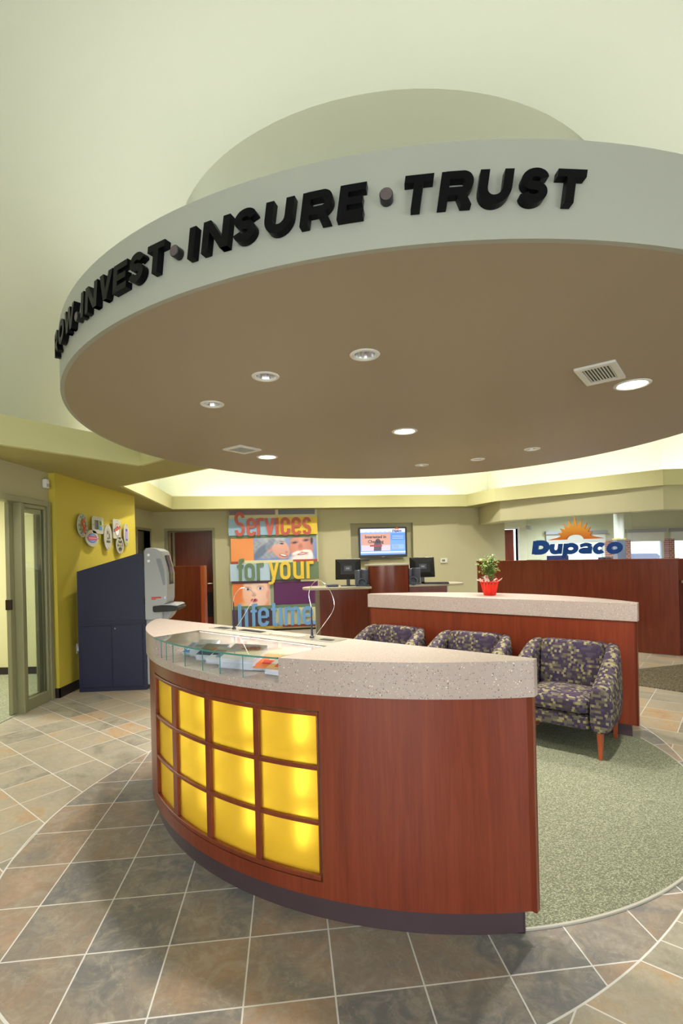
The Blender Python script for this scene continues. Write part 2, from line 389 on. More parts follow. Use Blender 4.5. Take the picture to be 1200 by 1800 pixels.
def glyph(c, W_, Hh, w):
    """quads for a letter, W_ wide, Hh high, stroke w (horizontal strokes a bit thinner)"""
    h = w*.82; x0, x1, yt, yb, xm = w/2, W_-w/2, Hh-h/2, h/2, W_/2; rx = (W_-w)/2; Q = []
    R = lambda a, b, c_, d: Q.append([Vector((a, c_)), Vector((b, c_)), Vector((b, d)), Vector((a, d))])
    P4 = lambda *p: Q.append([Vector(q) for q in p])
    rb = lambda pts, ww=None, cl=False: Q.extend(ribbon(pts, ww or w, cl))
    if c in 'Ii': R(xm-w/2, xm+w/2, 0, Hh)
    elif c == 'l': R(xm-w/2, xm+w/2, 0, Hh)
    elif c == '.': R(0, w, 0, w)
    elif c == 'N': R(0, w, 0, Hh); R(W_-w, W_, 0, Hh); P4((0, Hh), (w*1.1, Hh), (W_, 0), (W_-w*1.1, 0))
    elif c in 'Vv': P4((0, Hh), (w*1.1, Hh), (xm+w*.4, 0), (xm-w*.5, 0)); P4((W_-w*1.1, Hh), (W_, Hh), (xm+w*.5, 0), (xm-w*.4, 0))
    elif c == 'W':
        q = W_/4
        for a, b in ((0, 1), (2, 1), (2, 3), (4, 3)):
            xa = [0, q, W_/2-w*.5, W_-q-w, W_-w][a]; xb = [0, q*1.0-w*.2, 0, W_-q-w*.8, 0][b]
            P4((xa, Hh), (xa+w, Hh), (xb+w, 0), (xb, 0))
    elif c == 'E': R(0, w, 0, Hh); R(w, W_, Hh-h, Hh); R(w, W_*.92, Hh/2-h/2, Hh/2+h/2); R(w, W_, 0, h)
    elif c == 'T': R(xm-w/2, xm+w/2, 0, Hh-h); R(0, W_, Hh-h, Hh)
    elif c == 'U': rb([(x0, Hh)]+ell(xm, rx+h/2, rx, rx, 180, 360)+[(x1, Hh)])
    elif c == 'u': rb([(x0, Hh)]+ell(xm, rx+h/2, rx, rx, 180, 360)); R(W_-w, W_, 0, Hh)
    elif c in 'Ss':
        r = (yt-Hh/2)/2
        rb(ell(xm, Hh/2+r, rx, r, 8, 180, 12)+ell(xm, Hh/2+r, rx, r, 180, 262, 6)+ell(xm, Hh/2-r, rx, r, 82, -90, 12)+ell(xm, Hh/2-r, rx, r, -90, -172, 8), w*.94)
    elif c == 'R':
        ym = Hh*.42; r = (yt-ym)/2; xr = W_-w/2-r*.95
        R(0, w, 0, Hh); rb([(w*.5, yt), (xr, yt)]+ell(xr, ym+r, r*.95, r, 90, -90)+[(w*.5, ym)], h*1.05)
        P4((W_*.42, ym+h*.3), (W_*.42+w*1.05, ym+h*.3), (W_, 0), (W_-w*1.12, 0))
    elif c in 'Oo':
        ry = min(yt-yb, 2*rx*1.05)/2
        rb(ell(xm, yt-ry, rx, ry, 0, 180)+ell(xm, yb+ry, rx, ry, 180, 360), w, True)
    elif c == 'c':
        ry = min((yt-yb)/2, rx*1.05); (rb([(x1, Hh*.62)]+ell(xm, yt-ry, rx, ry, 0, 180)+ell(xm, yb+ry, rx, ry, 180, 360)+[(x1, Hh*.38)]) if Hh > W_*1.3 else rb(ell(xm, Hh/2, rx, ry, 38, 322, 22)))
    elif c == 'e':
        ry = min((yt-yb)/2, rx*1.05); rb([(x0, Hh*.50), (x1, Hh*.50)], h*.9); rb([(x1, Hh*.5)]+ell(xm, yt-ry, rx, ry, 0, 180)+ell(xm, yb+ry, rx, ry, 180, 352))
    elif c == 'a':
        ry = min((yt-yb)/2, rx*1.05); rb(ell(xm, Hh*.29, rx, Hh*.29-h/2, 60, 330, 16)+[(x1, Hh*.3)], h); R(W_-w, W_, 0, Hh*.7); rb([(w*.3, Hh*.74)]+ell(xm, Hh*.70, rx, Hh*.3-h/2, 150, 0, 10), h*1.1)
    elif c == 'r': R(0, w, 0, Hh); rb(ell(w/2+rx, yt-rx*.9, rx, rx*.9, 150, 82, 8)+[(W_, yt)])
    elif c == 'f': rb([(xm-w*.1, 0), (xm-w*.1, Hh-rx)]+ell(xm-w*.1+rx, Hh-rx, rx, rx-h/2, 180, 90, 8)+[(W_+w*.1, yt)]); R(0, W_*.95, Hh*.68-h/2, Hh*.68+h/2)
    elif c == 't': rb([(xm-w*.1, Hh), (xm-w*.1, rx)]+ell(xm-w*.1+rx, rx, rx, rx-h/2, 180, 270, 8)+[(W_+w*.1, yb)]); R(0, W_, Hh*.74-h/2, Hh*.74+h/2)
    elif c == 'm':
        s = (W_-w)/2; r = s/2
        R(0, w, 0, Hh)
        for k in (0, 1): rb(ell(x0+s*k+r, yt-r*1.1, r, r*1.1, 165, 0, 10)+[(x0+s*(k+1), 0)])
    elif c == 'y': P4((0, Hh), (w, Hh), (xm+w*.45, 0), (xm-w*.45, 0)); P4((W_-w, Hh), (W_, Hh), (xm*.72+w*.5, -Hh*.18), (xm*.72-w*.5, -Hh*.18)); rb([(xm*.80, -Hh*.06), (xm*.62, -Hh*.19), (-w*.15, -Hh*.22)], h)
    elif c == 'n': R(0, w, 0, Hh); rb(ell(xm, yt-rx, rx, rx, 165, 0, 10)+[(x1, 0)])
    elif c == 'D': rb([(x0, yb), (xm, yb)]+ell(xm, Hh/2, rx, Hh/2-h/2, -90, 90, 16)+[(x0, yt)]); R(0, w, 0, Hh)
    elif c == 'p':
        rb(ell(xm, Hh/2, rx, Hh/2-h/2, 0, 360, 22)[:-1], w, True); R(0, w, -Hh*.34, Hh)
    return Q
def add_glyph(bm, Q, t0, t1, f):              # f(x, y, depth) -> world
    for i, q in enumerate(Q):
        e = (i % 3)*.00012
        lo = [bm.verts.new(f(p.x, p.y, t0)) for p in q]; hi = [bm.verts.new(f(p.x, p.y, t1+e)) for p in q]
        bm.faces.new(lo[::-1]); bm.faces.new(hi)
        for k in range(4): j = (k+1) % 4; bm.faces.new([lo[k], lo[j], hi[j], hi[k]])
def text_bm(bm, s, size, f, depth=.001, bold=0.0, shear=0.0, align='LEFT', xs=1.0):
    cu = bpy.data.curves.new('t', 'FONT'); cu.body = s; cu.size = size; cu.offset = bold; cu.shear = shear; cu.align_x = align; cu.resolution_u = 3; cu.extrude = depth/2
    o = bpy.data.objects.new('t', cu); COL.objects.link(o); bpy.context.view_layer.update()
    me = bpy.data.meshes.new_from_object(o.evaluated_get(bpy.context.evaluated_depsgraph_get()))
    base = len(bm.verts); vs = [bm.verts.new(f(v.co.x*xs, v.co.y, v.co.z+depth/2)) for v in me.vertices]
    for p in me.polygons:
        try: bm.faces.new([vs[i] for i in p.vertices])
        except ValueError: pass
    bpy.data.objects.remove(o); bpy.data.curves.remove(cu); bpy.data.meshes.remove(me); return bm

# ================================================================== SETTING
# the rear wall stands a few degrees off the frontal plane: built straight at y = 10.5, then turned about (0, 10.5)
TH = radians(6.1)
K = 1.07      # everything overhead was measured at 0.925 m above the eye; it stands 7 % farther out and higher
def lift(o):
    if o.type == 'MESH' and o.parent is None and o.location.length < 1e-6 and abs(o.rotation_euler.z) < 1e-6:
        for v in o.data.vertices: v.co = Vector((v.co.x*K, v.co.y*K, H+(v.co.z-H)*K))
    else:
        p = o.location.copy(); o.location = (p.x*K, p.y*K, H+(p.z-H)*K); o.scale = (K, K, K)
    return o
def xr(X): return X/(cos(TH)-X/10.5*sin(TH))
def turn(o):
    p = o.location.copy(); q = Vector((p.x, p.y-10.5)); c, s_ = cos(TH), sin(TH)
    o.location = (c*q.x-s_*q.y, 10.5+s_*q.x+c*q.y, p.z); o.rotation_euler = (0, 0, o.rotation_euler.z+TH); return o
bm = BM(); box(bm, -7.2, 10.2, -3.2, 12.6, -.1, 0); struct('floor', bm, M_TILE)
bm = BM(); box(bm, -7.0, -3.20, 2.6, 6.7, 0, .006); struct('floor', bm, M_OFFC)
M_UNDER = paint('canopy_under_paint', srgb(166, 152, 130), .45); M_SOFF_SHADE = paint('soffit_shaded_paint', srgb(172, 164, 108), .55)  # perimeter slab: soffit paint darkened, the underside's shade put into the colour
def edge_lip(bm, pts, z0, z1, th):
    for a, b in zip(pts, pts[1:]):
        a, b = Vector(a), Vector(b); d = (b-a).normalized(); n = Vector((d.y, -d.x))*th      # outward (soffit side)
        e = n.normalized()*.004; prism(bm, [a-e, b-e, b+n, a+n], z0-.0015, z1)
A_, B_ = (-1.92, 4.84), (-2.65, 6.13)
HOLE = [A_, (-2.60, 3.85), (-2.92, 3.34), (-2.92, -2.4), (8.0, -2.4), (8.0, 7.25), (4.68, 7.25), (2.77, 8.95), (2.464, 9.766), (-3.02, 8.99), B_]
bm = BM(); prism(bm, [(-4.2, -3.05), (9.1, -3.05), (9.1, 10.6), (-4.2, 10.2)], 2.40, 2.45, holes=[HOLE])
CA, CB = (-1.53, 4.52), (-1.25, 5.03)
a1 = degA = math.degrees(atan2(CB[1]-C0[1], CB[0]-C0[0])); a0 = math.degrees(atan2(CA[1]-C0[1], CA[0]-C0[0]))
bridge = [A_]+[(C0[0]+2.252*cos(radians(a0+(a1-a0)*k/6)), C0[1]+2.252*sin(radians(a0+(a1-a0)*k/6))) for k in range(7)]+[B_]
prism(bm, bridge, 2.40, 2.45)
lift(struct('ceiling', bm, M_SOFF_SHADE))
bm = BM()
n = len(HOLE)
edge_lip(bm, HOLE, 2.40, 2.63, .05)
for p, q, s in ((A_, bridge[1], 1), (B_, bridge[-2], -1)):
    p, q = Vector(p), Vector(q); d = (q-p).normalized(); nn = Vector((-d.y, d.x))*.03*s; e = nn.normalized()*.004; prism(bm, [p-e, q-e, q+nn, p+nn], 2.3985, 2.63)
lift(struct('trim_1', bm, M_SOFF))
# upper ceiling: walls of the raised volume, coved edge, flat top with a round dome
def inset(poly, d):
    out = []; n = len(poly)
    for i in range(n):
        a, b, c = Vector(poly[i-1]), Vector(poly[i]), Vector(poly[(i+1) % n]); u, v = (b-a).normalized(), (c-b).normalized()
        n1, n2 = Vector((-u.y, u.x)), Vector((-v.y, v.x)); m_ = (n1+n2).normalized(); out.append(b+m_*(d/max(.3, m_.dot(n1))))
    return [tuple(p) for p in out]
UP = [(-3.3, -3), (8.9, -3), (8.9, 8.25), (5.3, 8.25), (3.42, 9.95), (3.2, 10.84), (-3.65, 10.09), (-3.3, 6.4)]; UP = [(x/K, y/K) for x, y in UP]
ZT, RR = 3.6, .75
bm = BM(); rings = [[bm.verts.new((*p, 2.45)) for p in UP]]
for k in range(9):
    t = pi/2*k/8; rings.append([bm.verts.new((*p, ZT-RR+RR*sin(t))) for p in inset(UP, RR*(1-cos(t)))])
for P_, Q_ in zip(rings, rings[1:]):
    for i in range(len(P_)): j = (i+1) % len(P_); bm.faces.new([P_[i], P_[j], Q_[j], Q_[i]])
DC, DR = (.395, 3.79), 1.505
hole = [bm.verts.new((DC[0]+DR*cos(2*pi*k/96), DC[1]+DR*sin(2*pi*k/96), ZT)) for k in range(96)]
allv = rings[-1]+hole
for t in tessellate_polygon([[Vector((v.co.x, v.co.y, 0)) for v in rings[-1]], [Vector((v.co.x, v.co.y, 0)) for v in hole]]): bm.faces.new([allv[i] for i in t])
lift(struct('ceiling', bm, M_CEIL, smooth=True))
bm = BM(); hgt = .30; Rs = (DR*DR+hgt*hgt)/(2*hgt); prof = [(DR, ZT-.001), (DR, ZT+.10), (DR, ZT+.24)]
for k in range(17):
    a = math.asin(DR/Rs)*(1-k/16); prof.append((Rs*sin(a) if k < 16 else 0, ZT+.25+Rs*cos(a)-(Rs-hgt)))
lathe(bm, prof, 96, Matrix.Translation((*DC, 0)), cap=False); lift(struct('ceiling', bm, M_CEIL, smooth=True, recalc=False))

# walls
XL, X1, X2 = xr(-3.97), xr(2.47), xr(3.45)
turn(wall_panel('wall_rear', (XL, 10.5), (X1, 10.5), 0, 2.475, .12, M_WALL, holes=[(xr(-3.64)-XL, xr(-2.70)-XL, 0, 2.07), (xr(.20)-XL, xr(1.51)-XL, 1.385, 2.165)]))
turn(wall_panel('wall_rear', (X1, 10.54), (X2, 10.54), 0, 2.475, .12, M_WALL))
bm = BM(); box(bm, .1, 1.7, 10.62, 10.66, 1.3, 2.25); turn(struct('wall_rear', bm, M_WALL))
wall_panel('wall_left', (-3.19, -3), (-3.19, 5.485), 0, 2.475, .12, M_WALL, holes=[(6.55, 8.45, 0, 2.14)])
bm = BM(); box(bm, -3.30, -3.12, 5.485, 7.6, 0, 2.475); box(bm, -3.80, -3.30, 7.48, 7.6, 0, 2.475); struct('wall_left', bm, M_LIME)
wall_panel('wall_left', (-3.79, 7.6), (-3.79, 10.12), 0, 2.475, .12, M_WALL, holes=[(1.70, 2.34, 0, 2.07)])
wall_panel('wall_front', (9, -3), (-3.2, -3), 0, 2.475, .12, M_WALL, holes=[(2.9, 6.7, .5, 2.3), (8.4, 11.9, .5, 2.3)])
wall_panel('wall_right', (9, 12.2), (9, -3), 0, 2.46, .12, M_WALL)
# office behind the sliding door
wall_panel('wall_office', (-7, 6.7), (-3.3, 6.7), 0, 2.5, .1, M_OFFICE)
wall_panel('wall_office', (-7, 2.6), (-7, 6.7), 0, 2.5, .1, M_OFFICE)
wall_panel('wall_office', (-3.31, 2.6), (-7, 2.6), 0, 2.5, .1, M_OFFICE)
bm = BM(); box(bm, -7.1, -3.31, 2.5, 6.8, 2.5, 2.55); struct('ceiling', bm, M_CEIL)
bm = BM(); box(bm, -7, -3.3, 6.685, 6.7, 0, .1); struct('baseboard_office', bm, M_BASE)
area('office_light', (-5.0, 4.9, 2.46), (0, 0, 0), 1.2, 1.2, L_OFFICE, (1, .97, .86))
# teller room beyond the bulkhead
M_TELL = paint('teller_paint', srgb(214, 214, 186))
Wd = [(4.98, 6.42, .9, 1.72), (6.95, 7.85, .9, 1.72), (8.0, 8.9, .9, 1.72)]
wall_panel('wall_teller', (3.45, 12.2), (9.1, 12.2), 0, 2.46, .15, M_TELL, holes=[(a-3.45, b-3.45, c, d) for a, b, c, d in Wd]+[(.50, .85, 0, 2.05)])
wall_panel('wall_teller', (3.60, 11.02), (3.60, 12.2), 0, 2.46, .1, M_TELL)
bm = BM(); box(bm, 3.4, 9.1, 10.8, 12.3, 2.402, 2.45); struct('ceiling', bm, M_CEIL)
bm = BM(); prism(bm, [(2.80, 10.12), (2.87, 9.01), (4.70, 7.285), (8.40, 7.285), (8.40, 7.56), (4.80, 7.56), (3.12, 9.12), (3.05, 10.14)], 2.05, 2.405); lift(struct('trim_2', bm, M_WALL))
for i, (a, b, c, d) in enumerate(Wd):
    bm = BM(); t = .035
    for (p, q, r, s) in ((a, a+t, c, d), (b-t, b, c, d), (a, b, c, c+t), (a, b, d-t, d)): box(bm, p, q, 12.22, 12.30, r, s)
    w_ = struct('window_%d' % (i+1), bm, M_WHITE)
    bm = BM(); box(bm, a+t, b-t, 12.25, 12.256, c+t, d-t); fin('pane', bm, M_GLASS, parent=w_)
for k, (xa, xb) in enumerate(((-2.9, .6), (2.3, 6.1))):  # unseen front windows, added to go with the lamps standing before them
    bm = BM()
    for a, b, c, d in ((xa, xb, .5, .56), (xa, xb, 2.24, 2.3), (xa, xa+.06, .56, 2.24), (xb-.06, xb, .56, 2.24), ((xa+xb)/2-.03, (xa+xb)/2+.03, .56, 2.24)): box(bm, a, b, -3.1, -3.02, c, d)
    w_ = struct('window_%d' % (4+k), bm, M_FRAME); bm = BM(); box(bm, xa+.06, xb-.06, -3.07, -3.064, .56, 2.24); fin('pane', bm, M_GLASS, parent=w_)
# baseboards
bm = BM(); box(bm, -3.12, -3.108, 5.473, 7.61, 0, .105); box(bm, -3.20, -3.108, 5.473, 5.485, 0, .105); struct('baseboard_left', bm, M_BASE)
bm = BM(); box(bm, xr(-2.60), X1, 10.488, 10.5, 0, .1); box(bm, X1, X2-.05, 10.528, 10.54, 0, .1); turn(struct('baseboard_rear', bm, M_BASE))
bm = BM(); box(bm, -3.19, -3.178, -3, 3.5, 0, .1); struct('baseboard_left', bm, M_BASE)

# sliding door assembly in the left wall
d = struct('door_1', (lambda b: (box(b, -3.27, -3.15, 3.50, 3.55, 0, 2.14), box(b, -3.27, -3.15, 5.40, 5.455, 0, 2.14), box(b, -3.27, -3.15, 3.55, 5.40, 2.085, 2.14), box(b, -3.23, -3.15, 4.935, 4.975, 0, 2.085), b)[-1])(BM()), M_FRAME, bevel=.004)
bm = BM()
for b_ in ((-3.215, -3.165, 4.975, 5.02, 0, 2.085), (-3.215, -3.165, 5.36, 5.40, 0, 2.085), (-3.215, -3.165, 5.02, 5.36, 0, .115), (-3.215, -3.165, 5.02, 5.36, 2.045, 2.085)): box(bm, *b_)
fin('sidelight_frame', bm, M_FRAME, parent=d, bevel=.006)
bm = BM(); box(bm, -3.193, -3.187, 5.02, 5.36, .115, 2.045); fin('sidelight_glass', bm, M_GLASS, parent=d)
bm = BM()
for b_ in ((-3.262, -3.222, 4.86, 4.93, .01, 2.08), (-3.262, -3.222, 4.93, 5.30, .01, .12), (-3.262, -3.222, 4.93, 5.30, 2.0, 2.08), (-3.262, -3.222, 5.30, 5.37, .01, 2.08)): box(bm, *b_)
fin('sliding_leaf', bm, M_FRAME, parent=d, bevel=.004)
bm = BM(); box(bm, -3.245, -3.239, 4.93, 5.30, .12, 2.0); fin('leaf_glass', bm, M_GLASS, parent=d)
bm = BM(); box(bm, -3.268, -3.216, 4.852, 4.885, 1.03, 1.13); fin('door_handle', bm, mat('bronze', srgb(58, 42, 34), .4, .6), parent=d, bevel=.004)

def door_frame(name, P, Q, z1, w, depth, proud=.012):     # casing round an opening P->Q
    P, Q = Vector(P), Vector(Q); dd = (Q-P).normalized(); nn = Vector((dd.y, -dd.x)); bm = BM()
    def seg(s0, s1, a, b):
        p, q = P+dd*s0, P+dd*s1; prism(bm, [p+nn*proud, q+nn*proud, q-nn*depth, p-nn*depth], a, b)
    L = (Q-P).length; seg(-w, 0, 0, z1+w); seg(L, L+w, 0, z1+w); seg(0, L, z1, z1+w); return struct(name, bm, M_FRAME, bevel=.003)
DA, DB = xr(-3.64), xr(-2.70)
d = turn(door_frame('door_2', (DA, 10.5), (DB, 10.5), 2.07, .055, .125))
bm = BM(); box(bm, DA-.06, DA, 10.62, 10.92, 0, 2.2); box(bm, DB, DB+.06, 10.62, 10.92, 0, 2.2); box(bm, DA-.06, DB+.06, 10.62, 10.92, 2.07, 2.2); turn(struct('wall_alcove', bm, M_WALL))
bm = BM(); box(bm, DA, DB, 10.80, 10.845, .01, 2.065); leaf = fin('door_leaf', bm, M_CHERRYD, parent=d, bevel=.003)
bm = BM(); box(bm, DA+.04, DA+.08, 10.77, 10.80, .01, 2.065); fin('jamb_stop', bm, M_FRAME, parent=d)
bm = BM(); tube(bm, [(DB-.07, 10.80, .98), (DB-.07, 10.755, .98)], .012, 8); tube(bm, [(DB-.07, 10.755, .98), (DB-.15, 10.75, .98)], .009, 8); fin('door_handle', bm, M_STEEL, parent=d, smooth=True)
bm = BM(); box(bm, DB-.27, DB-.06, 10.79, 10.80, .28, .80)
for k in range(17): box(bm, DB-.26, DB-.07, 10.782, 10.792, .295+k*.029, .312+k*.029)
fin('louver_grille', bm, mat('grille_metal', srgb(36, 40, 48), .4, .5), parent=d)
d = door_frame('door_3', (-3.79, 9.30), (-3.79, 9.94), 2.07, .05, .125)
bm = BM(); prism(bm, [(-3.80, 9.34), (-4.42, 9.42), (-4.42, 9.465), (-3.80, 9.385)], .01, 2.065); leaf = fin('door_leaf', bm, M_CHERRY, parent=d)
bm = BM(); box(bm, -3.92, -3.86, 9.39, 9.42, 1.75, 1.90); fin('door_hinge', bm, M_BLACK, parent=d)
bm = BM(); box(bm, -5.4, -5.35, 8.9, 10.8, 0, 2.4); box(bm, -5.4, -3.92, 10.2, 10.25, 0, 2.4); box(bm, -5.4, -3.92, 8.9, 8.95, 0, 2.4); struct('wall_corridor', bm, M_WALL)
bm = BM(); box(bm, -5.45, -3.92, 8.9, 10.8, 2.4, 2.45); struct('ceiling', bm, M_CEIL)
d = door_frame('door_4', (3.95, 12.2), (4.30, 12.2), 2.05, .05, .15); d.data.materials[0] = M_WHITE
bm = BM(); box(bm, 3.95, 4.22, 12.25, 12.29, .01, 2.04); fin('door_leaf', bm, M_CHERRY, parent=d)

# ================================================================== CANOPY
BEFORE = set(bpy.data.objects)
can = thing('canopy', 'large round suspended ceiling canopy with grey curved fascia and taupe underside over the desks', 'canopy', (*C0, 2.395))
LIGHTS = [('big', (.492, 3.728)), ('big', (-.653, 4.549)), ('big', (1.645, 2.795)), ('spot', (-.744, 2.969)), ('spot', (-.363, 2.538)), ('spot', (.129, 2.295)), ('spot', (.846, 5.14)), ('spot', (1.354, 4.902)), ('spot', (1.726, 4.476))]
bm = BM(); holes = []
for k, (x, y) in LIGHTS: holes.append(circle_poly(.078 if k == 'big' else .052, 28, x-C0[0], y-C0[1]))
prism(bm, circle_poly(2.235, 160), 0, .03, holes=holes); fin('underside', bm, M_UNDER, parent=can)
bm = BM(); arc_panel(bm, 2.235, 2.255, 0, 360, 0, .295, 180); bmesh.ops.remove_doubles(bm, verts=bm.verts, dist=1e-5); fin('fascia', bm, M_FASC, parent=can, smooth=True)
bm = BM(); lathe(bm, [(0, .20), (2.235, .20), (2.235, .23), (0, .23)], 120, cap=False); fin('top_deck', bm, M_CEIL, parent=can)
M_TUBEW = mat('cove_tube', (1, .9, .7), .5, emit=(1.0, .9, .66), estr=6)
bm = BM()
for k in range(14): a = 2*pi*k/14; tube(bm, [(1.95*cos(a+t), 1.95*sin(a+t), .26) for t in (0, .13, .26, .39)], .013, 8)
fin('light_tubes', bm, M_TUBEW, parent=can, smooth=True)
for k in range(10):
    a = 2*pi*(k+.5)/10; area('canopy_uplight', (C0[0]+1.9*cos(a), C0[1]+1.9*sin(a), 2.70), (pi, 0, a+pi/2), 1.0, .12, L_CAN/10, (1, .97, .88))
# lettering on the fascia
def face_map(a_left, z0, sh=0.0):
    def f(x, y, d): a = radians(a_left)+(x+sh*y)/2.281; r = 2.256+d; return Vector((C0[0]+r*cos(a), C0[1]+r*sin(a), z0+y))
    return f
def word_letter(c, aL, aR, which, w=.027, sh=.16, z0=2.483, hh=.099):
    wd = radians(aR-aL)*2.281-sh*hh; bm = BM(); add_glyph(bm, glyph(c, wd, hh, w if c not in 'I' else w), .000, .026, face_map(aL, z0, sh))
    o = fin('sign_letter', bm, M_LETTER); am_ = radians((aL+aR)/2); reframe(o, Vector((C0[0]+2.256*cos(am_), C0[1]+2.256*sin(am_), z0)), am_+pi/2); return tag(o, 'black raised letter %s, %s' % (c, which), 'letter', 'black letters on the canopy')
word_letter('R', -146.4, -143.0, 'edge-on at the far left end of the canopy wording')
word_letter('O', -142.7, -139.2, 'between the edge-on R and the W at far left'); word_letter('W', -139.2, -135.2, 'last letter before the leftmost dot on the canopy', w=.024)
for c, l, r, t in (('I', -133.8, -132.1, 'first letter of the word INVEST'), ('N', -132.3, -129.2, 'second letter of the word INVEST'), ('V', -129.1, -126.25, 'third letter of the word INVEST'), ('E', -126.45, -123.8, 'fourth letter of the word INVEST'), ('S', -123.8, -121.35, 'fifth letter of the word INVEST'), ('T', -121.25, -118.65, 'last letter of the word INVEST'),
                   ('I', -116.5, -114.8, 'first letter of the word INSURE'), ('N', -114.7, -111.65, 'second letter of the word INSURE'), ('S', -111.6, -109.15, 'third letter of the word INSURE'), ('U', -108.8, -106.0, 'fourth letter of the word INSURE'), ('R', -105.7, -102.8, 'fifth letter of the word INSURE'), ('E', -102.75, -100.35, 'last letter of the word INSURE'),
                   ('T', -97.9, -95.4, 'first letter of the word TRUST'), ('R', -95.25, -92.4, 'second letter of the word TRUST'), ('U', -92.45, -89.6, 'third letter of the word TRUST'), ('S', -89.4, -86.95, 'fourth letter of the word TRUST'), ('T', -86.75, -84.15, 'last letter of the word TRUST')):
    word_letter(c, l, r, t)
for a, z, t in ((-134.6, 2.507, 'left of the word INVEST'), (-117.62, 2.528, 'between INVEST and INSURE'), (-98.95, 2.536, 'between INSURE and TRUST')):
    bm = BM(); aa = radians(a); M_ = Matrix.Translation((C0[0]+2.256*cos(aa), C0[1]+2.256*sin(aa), z)) @ Matrix.Rotation(aa, 4, 'Z') @ Matrix.Rotation(pi/2, 4, 'Y')
    lathe(bm, [(.020, 0), (.020, .026), (.018, .028)], 28, M_); o = fin('sign_dot', bm, [M_BLACK, M_DOT], smooth=True)
    for p in o.data.polygons:
        if len(p.vertices) > 4: p.material_index = 1
    tag(o, 'round taupe dot with black rim, %s on the canopy' % t, 'dot', 'dots between the canopy words')

# downlights and vents under the canopy
M_LENS = mat('lit_lens', (1, 1, 1), .5, emit=(1.0, .98, .88), estr=9)
M_LENS2 = mat('lamp_face', (1, 1, 1), .3, emit=(1.0, .96, .92), estr=1.6)
lab = {0: 'bright round downlight at the centre of the canopy', 1: 'bright round downlight beside the square vent at the rear left of the canopy', 2: 'bright round downlight beside the long slotted vent at the right',
       3: 'small spotlight with silver reflector, farthest left under the canopy', 4: 'small spotlight with silver reflector, middle one of the three at the left', 5: 'small spotlight with silver reflector, nearest to the camera under the canopy',
       6: 'small dim spotlight near the rear edge of the canopy, left of three', 7: 'small dim spotlight near the rear edge of the canopy, middle of three', 8: 'small dim spotlight near the rear edge of the canopy, right of three'}
for i, (k, (x, y)) in enumerate(LIGHTS):
    t = thing('downlight' if k == 'big' else 'spotlight', lab[i], 'ceiling light', (x, y, 2.395), 0, 'round bright downlights in the canopy' if k == 'big' else 'small spotlights in the canopy')
    r = .078 if k == 'big' else .052
    bm = BM(); lathe(bm, [(r-.001, .0), (r+.018, -.001), (r+.014, -.006), (r+.002, -.007), (r-.004, -.002), (r-.004, .004)], 40, cap=False); fin('trim_ring', bm, M_WHITE, parent=t, smooth=True)
    if k == 'big':
        bm = BM(); lathe(bm, [(0, .010), (r-.005, .010), (r-.005, .02), (0, .02)], 40, cap=False); fin('lens', bm, M_LENS, parent=t)
        l = bpy.data.lights.new('downlight_lamp', 'SPOT'); l.energy = L_SPOT*3.2; l.spot_size = radians(125); l.spot_blend = .8; l.shadow_soft_size = .06; l.color = NEUT
    else:
        bm = BM(); prof = [(r-.004, .002), (r*.78, .03), (r*.55, .05), (r*.40, .06)]
        lathe(bm, prof, 24, cap=False); fin('reflector', bm, M_CHROME, parent=t, smooth=False)
        bm = BM(); lathe(bm, [(0, .045), (r*.38, .052), (r*.40, .062), (0, .066)], 24, cap=False); fin('lamp', bm, M_LENS2 if i < 6 else M_LENS2, parent=t, smooth=True)
        l = bpy.data.lights.new('spot_lamp', 'SPOT'); l.energy = L_SPOT*1.3; l.spot_size = radians(100); l.spot_blend = .7; l.shadow_soft_size = .04; l.color = NEUT
    lo = bpy.data.objects.new(l.name, l); COL.objects.link(lo); lo.parent = t; lo.location = (0, 0, .004 if k == 'big' else -.012)
def vent(name, label, loc, rz, sx, sy, n, along='x'):
    t = thing(name, label, 'air vent', loc, rz)
    bm = BM(); prism(bm, rrect(-sx/2, sx/2, -sy/2, sy/2, .004, 2), -.012, 0, holes=[rrect(-sx/2+.035, sx/2-.035, -sy/2+.03, sy/2-.03, .002, 2)]); fin('frame', bm, M_WHITE, parent=t, bevel=.002)
    bm = BM(); box(bm, -sx/2+.03, sx/2-.03, -sy/2+.025, sy/2-.025, -.003, -.001); fin('backing', bm, mat('vent_dark', srgb(90, 84, 74), .7), parent=t)
    bm = BM()
    for k in range(n):
        y = -sy/2+.03+(sy-.06)*(k+.5)/n; M_ = Matrix.Translation((0, y, -.007)) @ Matrix.Rotation(radians(35), 4, 'X'); box(bm, -sx/2+.036, sx/2-.036, -(sy-.06)/n*.42, (sy-.06)/n*.42, -.001, .001, M_)
    fin('slats', bm, M_WHITE, parent=t)
    return t
vent('ceiling_vent', 'long slotted white ceiling vent beside the bright downlight at the right', (1.365, 2.60, 2.395), radians(52), .30, .19, 9)
vent('ceiling_vent', 'square white louvered ceiling vent at the rear left of the canopy', (-.81, 4.20, 2.395), radians(52), .24, .22, 8)

for o in list(bpy.data.objects):
    if o not in BEFORE and o.parent is None: lift(o)

